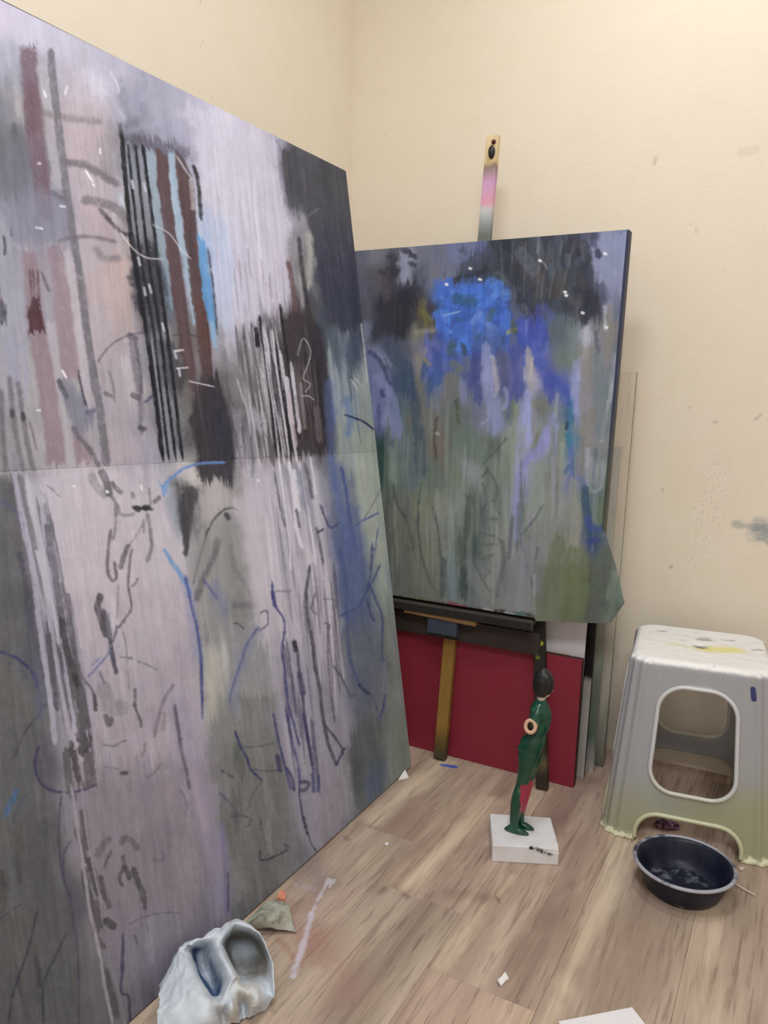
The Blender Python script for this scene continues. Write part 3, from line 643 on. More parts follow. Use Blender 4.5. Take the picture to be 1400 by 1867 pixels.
# ---- right edge greens and blues
s.rain(24, 592, 650, 600, 700, (60, 130), (4, 10), [(150, 162, 168), (118, 130, 142), (160, 170, 160), (96, 106, 118)], (.4, .7), .1, .2)
s.rain(16, 608, 652, 720, 790, (50, 120), (4, 10), [(158, 168, 154), (166, 174, 158), (140, 152, 152)], (.4, .7), .1, .2)
s.stroke([(658, 590), (664, 640), (669, 700)], 3, (196, 196, 188), .85, 1, .8); s.stroke([(640, 692), (652, 712)], 2.5, (198, 198, 190), .9); s.stroke([(648, 690), (660, 706)], 2.5, (198, 198, 190), .9)
s.poly([(626, 640), (645, 600), (662, 620), (655, 670), (640, 690)], (62, 70, 86), .75, 6, 4, .2)
s.stroke([(598, 700), (600, 760), (606, 850), (622, 940), (640, 1010)], 15, (86, 104, 158), .6, 4, 3, .15)
s.stroke([(632, 730), (640, 760), (634, 790)], 13, (92, 122, 172), .6, 4, 3, .2)
s.stroke([(627, 756), (646, 762), (664, 770), (682, 784)], 3.2, (40, 46, 86), .95, .8, .5)
# the join of the two sheets reads as a thin pale line
s.stroke([(-80, 868), (0, 863), (120, 856), (290, 843)], 3, (182, 176, 178), .45, 1.5, 1, .3)
# ================= lower panel
s.poly([(100, 880), (180, 870), (290, 880), (300, 980), (330, 1060), (335, 1180), (250, 1220), (150, 1200), (130, 1080), (105, 980)], (182, 173, 178), .45, 20, 8, .2)
s.poly([(455, 880), (500, 870), (590, 960), (610, 1060), (615, 1120), (540, 1150), (490, 1180), (470, 1060)], (186, 179, 186), .45, 14, 8, .2)
s.poly([(365, 1060), (440, 1090), (430, 1150), (380, 1160)], (132, 130, 130), .4, 12, 6, .2)
s.poly([(500, 1180), (610, 1160), (632, 1300), (640, 1420), (560, 1440), (520, 1330)], (150, 146, 156), .4, 14, 6, .2)
s.stroke([(296, 888), (312, 872), (336, 854), (366, 845), (410, 843)], 5, (92, 130, 188), .9, 1.2, 1)
s.poly([(290, 878), (306, 878), (308, 895), (296, 898)], (110, 146, 196), .85, 3, 2)
s.poly([(325, 908), (342, 886), (356, 882), (362, 892), (352, 930), (346, 990), (338, 1012), (330, 970)], (70, 68, 72), .92, 2.5, 2)
s.poly([(300, 905), (318, 900), (324, 940), (330, 985), (318, 970)], (140, 148, 160), .7, 5, 3)
s.poly([(372, 880), (400, 872), (420, 890), (438, 925), (400, 930), (372, 960), (362, 990), (364, 930)], (172, 166, 163), .8, 6, 4)
s.stroke([(352, 1065), (364, 1015), (380, 965), (402, 934), (424, 926), (436, 934)], 4, (82, 79, 82), .85, 1.2, 1)
s.stroke([(398, 985), (388, 1020), (370, 1055), (358, 1092)], 11, (102, 97, 100), .75, 3, 2, .1)
s.stroke([(372, 975), (362, 1020), (352, 1060)], 6, (150, 146, 146), .7, 2, 1.5)
s.poly([(408, 945), (446, 950), (448, 985), (420, 1000), (402, 985)], (140, 137, 135), .7, 6, 4)
s.stroke([(412, 938), (416, 944)], 9, (70, 67, 70), .9, 2, 1)
s.stroke([(420, 998), (428, 1034), (446, 1066), (456, 1085)], 9, (122, 119, 120), .75, 3, 2); s.stroke([(428, 1103), (462, 1104)], 11, (106, 102, 104), .75, 4, 2)
s.stroke([(425, 1136), (436, 1138), (445, 1148)], 3, (86, 84, 88), .85)
s.poly([(372, 1050), (400, 1065), (420, 1110), (410, 1130), (385, 1090)], (112, 120, 150), .55, 7, 3)
s.stroke([(370, 1055), (384, 1075), (396, 1092)], 4, (74, 80, 128), .6, 2, 1)
s.stroke([(392, 1190), (388, 1250), (386, 1295)], 26, (180, 176, 162), .7, 10, 4)
s.stroke([(440, 920), (460, 990), (472, 1080), (480, 1160)], 32, (186, 179, 185), .8, 8, 4, .05)
s.rain(44, 470, 590, 870, 960, (90, 260), (3, 9), [(192, 186, 192), (150, 146, 156), (200, 194, 200), (170, 164, 172), (134, 132, 144)], (.4, .7), .13, .15)
for P_, w in (([(508, 840), (516, 900), (528, 990), (530, 1040)], 3.5), ([(526, 840), (536, 900), (540, 960), (552, 1000)], 7), ([(546, 840), (556, 900), (568, 970), (576, 1030)], 4.5), ([(566, 835), (576, 900)], 4), ([(536, 860), (544, 930)], 8)): s.stroke(P_, w, (212, 207, 214), .9, 1, .9)
for P_, w in (([(556, 845), (564, 880), (570, 910)], 7), ([(500, 860), (512, 930), (520, 960)], 4), ([(576, 960), (584, 1000), (590, 1030)], 5), ([(540, 930), (546, 960)], 5)): s.stroke(P_, w, (96, 92, 98), .8, 1.5, 1.2, .15)
s.poly([(540, 850), (556, 850), (562, 930), (550, 930)], (128, 132, 148), .6, 4, 3)
s.rain(40, 535, 610, 1000, 1130, (80, 220), (2.5, 7), [(96, 92, 100), (182, 176, 184), (188, 182, 190), (120, 116, 124)], (.4, .75), .1, .2)
s.rain(34, 495, 565, 1130, 1320, (60, 170), (3, 8), [(92, 90, 104), (160, 156, 170), (72, 72, 96), (168, 164, 174)], (.4, .7), .12, .2)
BL = (56, 58, 106)
for P_, w, c in (
    ([(300, 1003, .7), (318, 1032), (338, 1062), (346, 1080)], 9, (96, 140, 190)),
    ([(338, 1050), (348, 1100), (358, 1140), (365, 1190), (368, 1250), (369, 1310, .6)], 6, (50, 56, 118)),
    ([(472, 1142), (452, 1172), (436, 1218), (424, 1254), (418, 1280)], 4, (62, 70, 130)),
    ([(679, 990), (676, 1040), (672, 1066), (656, 1102), (636, 1116), (618, 1124)], 4.5, (62, 70, 112)),
    ([(692, 1030), (680, 1058), (668, 1075)], 4, (70, 80, 124)),
    ([(672, 1062), (686, 1096), (697, 1128), (696, 1183), (700, 1228), (702, 1270), (692, 1316)], 4, (66, 76, 124)),
    ([(668, 1090), (676, 1120), (682, 1132)], 5, (66, 74, 110)),
    ([(633, 1120), (636, 1190), (646, 1226), (658, 1252)], 4, (74, 84, 128)),
    ([(655, 1248), (664, 1258), (674, 1265)], 6.5, (42, 44, 84)), ([(674, 1264), (683, 1280), (688, 1296)], 3, (70, 70, 84)),
    ([(496, 1060), (500, 1100), (515, 1124), (519, 1145), (514, 1186), (520, 1228), (526, 1286), (536, 1322), (546, 1360)], 4, BL),
    ([(497, 1080), (501, 1104)], 7, (58, 62, 116)),
    ([(536, 1168), (542, 1190), (545, 1217), (551, 1263), (556, 1311), (562, 1350), (570, 1400)], 5.5, (64, 62, 82)),
    ([(536, 1170), (540, 1186)], 9, (52, 50, 60)), ([(546, 1230), (552, 1262)], 11, (76, 76, 100)),
    ([(566, 1030), (558, 1080), (562, 1130), (569, 1171), (574, 1217), (583, 1257), (590, 1317), (600, 1360), (612, 1394)], 6, (66, 63, 76)),
    ([(612, 1396), (622, 1376), (628, 1364)], 5, (54, 54, 84)), ([(590, 1320), (610, 1344), (622, 1362), (626, 1376)], 4, (62, 60, 80)),
    ([(575, 1080), (568, 1110), (578, 1120)], 3, (90, 86, 96)),
    ([(597, 1136), (598, 1200), (604, 1270), (610, 1316)], 2.6, (80, 78, 84)), ([(592, 1136), (600, 1140), (598, 1150)], 4, (84, 82, 88)),
    ([(606, 1212), (618, 1228), (632, 1254), (640, 1272), (644, 1266)], 3, (76, 74, 80)),
    ([(589, 1093), (602, 1092), (617, 1099)], 2.5, (98, 94, 104)), ([(504, 1078), (530, 1078)], 4, (128, 124, 132)),
    ([(474, 1118), (486, 1114), (488, 1138), (472, 1150)], 3, (84, 82, 94)),
    ([(428, 1332), (438, 1360), (450, 1382), (458, 1404), (478, 1423)], 4.2, (46, 48, 96)),
    ([(444, 1363), (470, 1361), (499, 1356)], 2.6, (92, 90, 98)), ([(462, 1402), (484, 1406), (510, 1404)], 3, (88, 86, 100)),
    ([(478, 1424), (462, 1446), (450, 1478)], 2.2, (86, 86, 92)), ([(404, 1406), (424, 1416)], 4.5, (74, 72, 90)),
    ([(420, 1490), (440, 1486), (460, 1496)], 3.4, (74, 72, 88)), ([(446, 1508), (454, 1504), (456, 1494)], 3, (84, 82, 90)),
    ([(474, 1490), (477, 1514)], 2.6, (78, 76, 84)), ([(474, 1550), (476, 1568), (498, 1563), (526, 1548)], 3.4, (50, 48, 66)),
    ([(516, 1538), (526, 1545)], 3, (72, 70, 84)), ([(400, 1445), (424, 1470), (430, 1490)], 6, (88, 86, 104)),
    ([(545, 1440), (550, 1480), (558, 1512), (566, 1534), (576, 1552)], 3, (58, 56, 80)), ([(553, 1490), (560, 1520)], 5, (54, 52, 74)),
    ([(498, 1300), (508, 1350), (520, 1400), (530, 1440)], 4, BL), ([(520, 1290), (530, 1340), (544, 1400), (546, 1440)], 3.4, BL),
    ([(552, 1300), (562, 1350), (572, 1410)], 5, (56, 56, 92)), ([(506, 1380), (510, 1404)], 9, (62, 62, 92)),
    ([(522, 1400), (532, 1420), (536, 1442)], 6, (62, 62, 98)), ([(545, 1425), (562, 1428), (556, 1440), (546, 1440)], 7, (72, 70, 88)),
    ([(570, 1412), (572, 1442)], 7, (66, 74, 116)), ([(580, 1416), (580, 1442)], 6, (66, 74, 116)),
    ([(706, 862), (690, 900), (664, 945)], 2, (98, 106, 118)), ([(690, 935), (676, 942), (660, 950), (644, 962)], 4, (78, 92, 146)),
    ([(690, 960), (684, 1000), (678, 1030)], 3, (82, 92, 138)), ([(622, 850), (632, 900), (640, 960), (652, 1010)], 5, (62, 80, 140)),
    ([(584, 920), (600, 960), (612, 958), (618, 952)], 4, (62, 62, 100)), ([(580, 970), (588, 966)], 5, (52, 50, 62)),
    ):
    s.stroke(P_, w, c, .78, 1.4, 1.1, .10)
s.poly([(604, 955), (650, 950), (672, 1050), (664, 1122), (628, 1134), (612, 1080)], (80, 96, 142), .55, 10, 6, .15)
s.stroke([(618, 1000), (630, 1060), (634, 1130)], 8, (66, 82, 134), .5, 3, 2, .1); s.stroke([(650, 1000), (660, 1050)], 6, (70, 86, 140), .5, 3, 2)
s.poly([(630, 1150), (690, 1150), (692, 1250), (660, 1240), (640, 1200)], (104, 110, 116), .5, 10, 5)
s.stroke([(340, 1060), (352, 1130), (360, 1200)], 16, (118, 130, 172), .35, 6, 3)
s.stroke([(468, 1150), (445, 1190), (428, 1250), (428, 1290)], 22, (118, 124, 152), .45, 7, 4)
s.poly([(664, 1405), (700, 1395), (706, 1430), (676, 1452), (664, 1440)], (80, 95, 120), .7, 8, 5, .2)
s.poly([(632, 1360), (650, 1340), (660, 1380), (664, 1450), (648, 1462), (640, 1410)], (82, 88, 86), .7, 6, 4, .1)
s.stroke([(690, 1300), (684, 1330), (680, 1360)], 3, (84, 92, 118), .7); s.stroke([(700, 1210), (702, 1262)], 8, (150, 154, 152), .5, 3, 2)
s.rain(14, 395, 480, 1380, 1560, (30, 90), (6, 14), [(130, 130, 124), (96, 97, 95), (140, 139, 130), (88, 88, 88)], (.3, .5), .1, .3)
s.poly([(418, 1560), (436, 1570), (452, 1610), (440, 1640), (420, 1610)], (132, 130, 126), .5, 7, 6, .3)
# lilac band and its dark borders
s.stroke([(322, 1280), (342, 1370), (364, 1450), (388, 1530), (404, 1600), (404, 1665)], 34, (146, 137, 158), .6, 9, 4, .05)
s.stroke([(345, 1400), (362, 1460), (376, 1510)], 14, (162, 148, 158), .6, 5, 3)
s.stroke([(404, 1500), (410, 1560), (411, 1620), (414, 1670)], 8, (112, 108, 142), .7, 3, 2); s.stroke([(416, 1590), (416, 1660)], 3, (66, 64, 76), .7)
s.stroke([(318, 1285), (328, 1350), (338, 1400), (346, 1440)], 6, (80, 78, 88), .8, 2, 1.5, .1); s.stroke([(330, 1440), (340, 1470), (336, 1500), (326, 1540)], 5, (100, 95, 104), .6, 2, 2)
s.poly([(262, 1535), (300, 1490), (322, 1500), (320, 1560), (296, 1580)], (120, 113, 122), .6, 8, 5, .15)
s.poly([(318, 1480), (340, 1478), (352, 1540), (372, 1600), (350, 1640), (325, 1600)], (140, 130, 132), .6, 8, 5)
s.stroke([(280, 1566), (298, 1568), (296, 1550)], 6, (92, 88, 98), .5, 2, 2)
# left third: grey ground with sketch lines
for P_, w, c in (
    ([(-40, 1180), (0, 1188), (30, 1200), (54, 1220), (66, 1240), (67, 1256)], 5, (48, 50, 98)),
    ([(0, 915), (18, 922), (34, 940), (40, 960)], 5, (78, 82, 118)),
    ([(86, 1280), (66, 1308), (44, 1338), (24, 1386)], 3.2, (66, 64, 82)),
    ([(70, 1360), (64, 1395), (72, 1424), (96, 1442), (136, 1444), (176, 1430)], 5, (54, 50, 82)),
    ([(112, 1450), (107, 1510), (112, 1590), (126, 1630), (134, 1680), (142, 1740), (144, 1870)], 3, (62, 59, 78)),
    ([(134, 1528), (118, 1552), (116, 1590), (128, 1640)], 3, (66, 63, 86)),
    ([(67, 1662), (56, 1716), (40, 1764), (24, 1812), (14, 1870)], 3.6, (50, 50, 66)),
    ([(120, 1702), (102, 1742), (80, 1792), (79, 1870)], 3.4, (52, 52, 66)),
    ([(38, 1648), (18, 1662), (-10, 1682)], 3, (64, 62, 76)),
    ([(12, 1230), (20, 1260), (26, 1288)], 2.4, (84, 83, 84)), ([(0, 1300), (10, 1332), (-10, 1338)], 2, (84, 83, 84)),
    ([(0, 1163), (60, 1168), (106, 1172)], 2.4, (96, 94, 96)),
    ([(224, 1700), (224, 1760), (220, 1800), (222, 1812), (234, 1818), (238, 1870)], 5, (60, 57, 76)),
    ([(225, 1710), (220, 1770)], 3, (66, 62, 84)), ([(236, 1686), (262, 1672), (300, 1664), (330, 1666)], 3, (98, 93, 104)),
    ([(246, 1706), (250, 1720)], 4, (84, 79, 86)), ([(20, 1500), (40, 1460), (60, 1440)], 3, (72, 74, 96))):
    s.stroke(P_, w, c, .75, 1.5, 1.1, .10)
s.stroke([(30, 1442), (22, 1460), (12, 1486)], 10, (58, 96, 142), .75, 3, 3, .25)
s.poly([(40, 1100), (62, 1090), (66, 1150), (52, 1170)], (74, 72, 92), .6, 6, 4); s.stroke([(36, 1010), (46, 1050), (52, 1090)], 9, (66, 64, 80), .6, 3, 3, .2)
s.poly([(60, 1200), (84, 1230), (86, 1290), (70, 1330), (62, 1270)], (88, 90, 112), .55, 8, 4)
s.poly([(68, 1350), (92, 1345), (104, 1430), (82, 1432)], (88, 84, 98), .6, 6, 4)
s.stroke([(10, 1520), (18, 1532)], 10, (132, 112, 92), .25, 5, 4)
# pale runs on the left
s.rain(44, 30, 78, 868, 980, (90, 260), (4, 10), [(178, 172, 180), (160, 158, 172), (184, 178, 184), (112, 109, 116), (92, 89, 97)], (.45, .8), .19, .12)
s.rain(44, 70, 122, 1050, 1230, (80, 240), (4, 10), [(160, 156, 168), (150, 148, 164), (96, 92, 98), (84, 80, 86), (166, 160, 170)], (.45, .8), .17, .12)
for P_, w, c in (
    ([(28, 868), (44, 960), (62, 1050), (72, 1140), (90, 1260), (100, 1350)], 8, (160, 157, 170)),
    ([(48, 866), (64, 940), (80, 1010), (92, 1080), (108, 1180)], 5, (176, 170, 178)),
    ([(36, 870), (46, 920), (58, 970), (64, 1000)], 7, (112, 110, 114)), ([(86, 960), (90, 1000), (100, 1050), (108, 1090)], 9, (104, 102, 112)),
    ([(112, 1130), (118, 1170), (128, 1205), (132, 1225)], 9, (70, 66, 70)), ([(88, 1160), (94, 1210), (98, 1250), (104, 1290)], 8, (84, 80, 88)),
    ([(134, 1230), (142, 1258), (150, 1290), (150, 1322)], 15, (90, 86, 90)), ([(136, 1232), (140, 1246)], 9, (66, 63, 66)),
    ([(146, 1340), (152, 1352), (148, 1366)], 14, (78, 74, 78)), ([(130, 1356), (128, 1372)], 8, (76, 72, 76)),
    ([(120, 1372), (126, 1420), (134, 1460)], 10, (92, 88, 90)), ([(134, 1372), (140, 1410), (148, 1430)], 9, (78, 74, 76)),
    ([(160, 1380), (166, 1424)], 14, (96, 91, 94)), ([(162, 1340), (166, 1352), (156, 1372)], 4, (70, 66, 70)),
    ([(136, 1200), (150, 1235), (170, 1262), (174, 1296)], 4, (100, 96, 100)),
    ([(172, 1268), (174, 1294)], 5, (78, 75, 78)), ([(160, 1310), (162, 1326)], 4, (80, 77, 80)),
    ([(150, 1480), (154, 1510), (160, 1545)], 9, (88, 83, 88)), ([(140, 1516), (148, 1540), (154, 1570)], 9, (84, 79, 84)),
    ([(154, 1590), (158, 1620), (172, 1668), (176, 1700)], 10, (76, 72, 76)), ([(164, 1570), (172, 1606), (178, 1628)], 9, (72, 68, 73)),
    ([(184, 1600), (190, 1630), (200, 1652)], 7, (80, 75, 80)), ([(176, 1644), (184, 1690)], 5, (82, 77, 82)),
    ([(196, 1680), (206, 1688)], 11, (70, 66, 70)), ([(180, 1712), (188, 1726)], 7, (86, 82, 85)),
    ([(178, 1560), (188, 1540), (198, 1530)], 9, (104, 98, 103)), ([(190, 1580), (202, 1552)], 4, (90, 86, 90)),
    ([(188, 1770), (200, 1800), (210, 1850)], 11, (80, 77, 79)),
    ([(222, 1536), (228, 1528), (240, 1534), (250, 1546)], 8, (104, 98, 104)), ([(224, 1560), (226, 1576), (218, 1600), (222, 1614)], 5, (84, 79, 84)),
    ([(228, 1580), (236, 1600)], 6, (72, 68, 72)), ([(244, 1588), (250, 1606), (258, 1622), (262, 1640)], 9, (80, 76, 80)), ([(262, 1640), (264, 1656)], 5, (82, 77, 81)),
    ([(130, 1430), (140, 1500), (154, 1590), (164, 1660), (178, 1720), (190, 1790), (206, 1870)], 4.5, (150, 144, 150)),
    ([(148, 1420), (156, 1500), (170, 1580), (186, 1650)], 3, (146, 140, 146)), ([(116, 1440), (128, 1510), (140, 1560)], 6, (130, 126, 134)),
    ([(206, 1770), (218, 1820), (228, 1870)], 4, (130, 124, 128)), ([(176, 1750), (180, 1800), (190, 1870)], 10, (104, 100, 103))):
    s.stroke(P_, w*1.35, c, .92, 1.4, 1.4, .05)
# pink middle: figures sketched in grey
for P_, w, c in (
    ([(166, 868), (178, 890), (190, 900)], 13, (142, 139, 143)), ([(186, 862), (194, 880), (200, 900)], 12, (98, 95, 100)),
    ([(204, 880), (214, 892), (220, 898)], 7, (100, 96, 100)), ([(200, 900), (210, 915), (216, 930), (210, 940)], 5, (112, 107, 112)),
    ([(242, 924), (252, 927), (264, 926), (278, 929)], 5.5, (62, 60, 63)), ([(249, 927), (253, 928)], 10, (42, 41, 44)), ([(265, 926), (270, 926)], 9, (38, 38, 41)),
    ([(282, 914), (290, 907)], 7, (96, 92, 95)), ([(272, 890), (274, 920)], 3, (118, 114, 118)), ([(242, 900), (243, 906)], 6, (120, 115, 118)),
    ([(218, 938), (230, 940), (246, 936)], 5, (136, 130, 134)), ([(210, 920), (210, 960), (206, 985)], 4, (118, 110, 116)),
    ([(202, 965), (197, 1010), (196, 1040), (204, 1058), (212, 1052), (208, 1024)], 5, (96, 86, 92)),
    ([(233, 996), (226, 1014), (220, 1034)], 8, (96, 88, 92)), ([(240, 1000), (236, 1036), (234, 1068), (240, 1106), (228, 1128), (216, 1146)], 4, (98, 88, 94)),
    ([(240, 1070), (248, 1062), (251, 1054)], 4, (108, 100, 105)), ([(262, 945), (256, 965), (238, 990)], 2.4, (130, 122, 127)),
    ([(268, 935), (274, 970), (276, 998), (268, 1024)], 6, (118, 110, 115)), ([(262, 950), (262, 970)], 3, (130, 122, 128)),
    ([(183, 1086), (178, 1104), (184, 1128), (192, 1156)], 10, (72, 68, 73)), ([(188, 1110), (198, 1150), (204, 1190), (212, 1228)], 7, (66, 63, 76)),
    ([(196, 1120), (200, 1160)], 7, (110, 112, 116)), ([(214, 1140), (210, 1158), (206, 1170)], 4, (92, 90, 108)),
    ([(202, 1186), (186, 1206), (160, 1236)], 3.4, (100, 106, 148)), ([(182, 1200), (168, 1212)], 3, (116, 120, 156)),
    ([(216, 1065), (214, 1110), (212, 1130)], 2.5, (132, 124, 130)), ([(224, 1150), (230, 1180), (232, 1210), (236, 1260)], 2.6, (126, 117, 123)),
    ([(222, 1198), (240, 1200)], 3, (110, 104, 110)), ([(250, 1206), (268, 1212), (286, 1222)], 3, (108, 104, 108)),
    ([(246, 1256), (247, 1276), (244, 1288)], 5, (92, 87, 92)), ([(246, 1284), (249, 1296), (254, 1308), (258, 1326)], 4.5, (84, 79, 84)),
    ([(214, 1282), (216, 1294)], 6, (96, 91, 95)), ([(193, 1306), (199, 1320), (203, 1312)], 9, (92, 86, 92)),
    ([(188, 1358), (208, 1360), (222, 1352), (232, 1350)], 2.8, (104, 98, 104)), ([(317, 1248), (300, 1274), (288, 1310), (282, 1344)], 6, (124, 114, 122)),
    ([(264, 1354), (264, 1368), (258, 1380)], 4, (120, 112, 119)), ([(222, 1410), (230, 1409)], 6, (72, 68, 72)), ([(190, 1398), (216, 1402)], 2.4, (118, 110, 117)),
    ([(294, 1392), (280, 1410), (264, 1420)], 4, (122, 113, 120)), ([(190, 1255), (200, 1285), (222, 1290)], 24, (138, 132, 138)),
    ([(182, 1225), (190, 1246)], 4, (112, 106, 112)), ([(300, 1300), (298, 1330)], 6, (138, 128, 136)),
    ([(85, 885), (100, 896), (108, 906)], 2.4, (120, 116, 120))):
    s.stroke(P_, w*1.15, c, .82, 1.5, 1.2, .06)
# fresh white flicks and wet glints
for x, y, dx, dy, w in ((80, 166, 3, 10, 4), (122, 158, -4, 14, 3), (156, 312, 12, 18, 5), (169, 336, 2, 2, 5), (182, 272, 0, 8, 3.5), (113, 676, 7, 12, 5), (68, 748, 5, 0, 3), (134, 887, 2, 0, 4.5), (195, 896, 1, 1, 5), (257, 886, 1, 6, 4.5), (470, 876, 2, 0, 4), (66, 415, 10, 2, 4), (70, 298, 3, 0, 4), (110, 376, 8, 1, 4), (322, 672, 20, -2, 2.5), (344, 695, 46, 10, 2), (320, 640, 14, -2, 3)):
    s.stroke([(x, y), (x+dx, y+dy)], w, (226, 222, 224), .95, 1, .6)
for (x, y, n_, cols) in ((-260, 60, 20, [(176, 170, 184), (112, 90, 98), (150, 146, 152)]), (-420, -20, 20, [(130, 128, 136), (178, 172, 180), (96, 92, 98)]), (-300, 500, 24, [(150, 146, 154), (108, 104, 108), (140, 118, 124)]), (-300, 1000, 26, [(120, 118, 122), (74, 72, 80), (62, 62, 100)]), (-480, 900, 26, [(104, 104, 104), (70, 70, 74), (132, 128, 136)])):
    s.rain(n_, x, x+200, y, y+420, (80, 300), (4, 16), cols, (.4, .75), .14, .2)
s.scumble(500, 12, (4, 12), (15, 60), (.15, .35))
s.rain(70, -60, 560, 120, 1500, (40, 160), (3, 9), [(190, 184, 190), (120, 116, 122), (160, 150, 158)], (.06, .16))

BIGK = np.array([1.13, 1.155, 1.27], np.float32)
CB = s.finish(BIGK, .86, 5.5)
CB[:NLO] = np.clip(CB[:NLO]*1.13, 0, .9)
big = empty('large_painting', (float(B0[0]), float(B0[1]-BW/2), 0.0))
tag(big, 'largest unframed painting in grey, lilac and black leaning at the left wall', 'painting')
off = np.array(big.location)
VV = V1-off
VV[NLO:] += BN*.0004
link('lower_canvas', grid_mesh('lower_canvas', VV[:NLO], CB[:NLO]), M_paint, big)
link('upper_canvas', grid_mesh('upper_canvas', VV[NLO:], CB[NLO:]), M_paint, big)
def big_box(name, a0, a1, b0, b1, d0, d1, mat):
    c = []
    for d in (d0, d1):
        for (a, b) in ((a0, b0), (a1, b0), (a1, b1), (a0, b1)):
            c.append(B0+np.array([0, -1.0, 0])*a+BU*b+BN*d-off)
    me = mesh(name, c, [(0, 1, 2, 3), (7, 6, 5, 4), (0, 4, 5, 1), (1, 5, 6, 2), (2, 6, 7, 3), (3, 7, 4, 0)])
    return link(name, fix_normals(me), mat, big)
big_box('canvas_edge', 0.0, BW, 0.0, BH, -.0006, -.010, M_edge_dark)
es = [B0+np.array([0, -1.0, 0])*a+BU*b+BN*d-off for d in (-.002, -.010) for (a, b) in ((.42, BH-.001), (BW, BH-.001), (BW, BH+.0055), (.42, BH+.0002))]
link('edge_strip', fix_normals(mesh('edge_strip', es, [(0, 1, 2, 3), (7, 6, 5, 4), (0, 4, 5, 1), (1, 5, 6, 2), (2, 6, 7, 3), (3, 7, 4, 0)])), M_edge_dark, big)
for nm, r in (('stretcher_bar', (0, .05, 0, BH)), ('stretcher_bar', (BW-.05, BW, 0, BH)), ('stretcher_bar', (.05, BW-.05, 0.0, .05)), ('stretcher_bar', (.05, BW-.05, BH-.05, BH)), ('stretcher_bar', (.05, BW-.05, .83, .88))):
    big_box(nm, *r, -.0102, -.030, M_pine)

# ================================================================== smaller painting standing on the easel
P2L, P2T = -1.215, 1.393
def p2_right(z):
    return np.interp(z, [.44, .455, .516, .60, .69, 2.0], [-.392, -.386, -.354, -.382, -.418, -.418])
def p2_bottom(u): return np.interp(u, [0, .70, .78, .79, 1.0], [.447, .447, .447, .440, .462])
def p2_y(z): return 1.858+.093*(z-.45)
NX2, NY2 = 400, 460
uu, vv = np.meshgrid(np.linspace(0, 1, NX2), np.linspace(0, 1, NY2))
ZZ = p2_bottom(uu)+(P2T-p2_bottom(uu))*vv
XX = P2L+(p2_right(ZZ)-P2L)*uu
bend = np.clip((XX+.455)/.10, 0, 1)**2*np.clip((.70-ZZ)/.2, 0, 1)
corner = np.clip((uu-.975)/.025, 0, 1)**2*np.clip((vv-.97)/.03, 0, 1)**2
YY = p2_y(ZZ)+bend*(.012*np.sin((XX+.42)*70)+.012)+.004*np.clip((uu-.985)/.015, 0, 1)**2
V2 = np.stack([XX, YY, ZZ], -1)
def p2_index(x, y):
    d = sight(x, y); n = np.array([0, 1, -.093]); p0 = np.array([0, 1.858, .45])
    p = CAM+d*(((p0-CAM)@n)/(d@n)); u = (p[0]-P2L)/(float(p2_right(p[2]))-P2L); b = float(p2_bottom(u)); v = (p[2]-b)/(P2T-b)
    return min(max(v, -.02), 1.02)*(NY2-1), min(max(u, -.02), 1.02)*(NX2-1)
s = Sheet(to_draw(V2), p2_index, -.02, 11)
ctrl = []
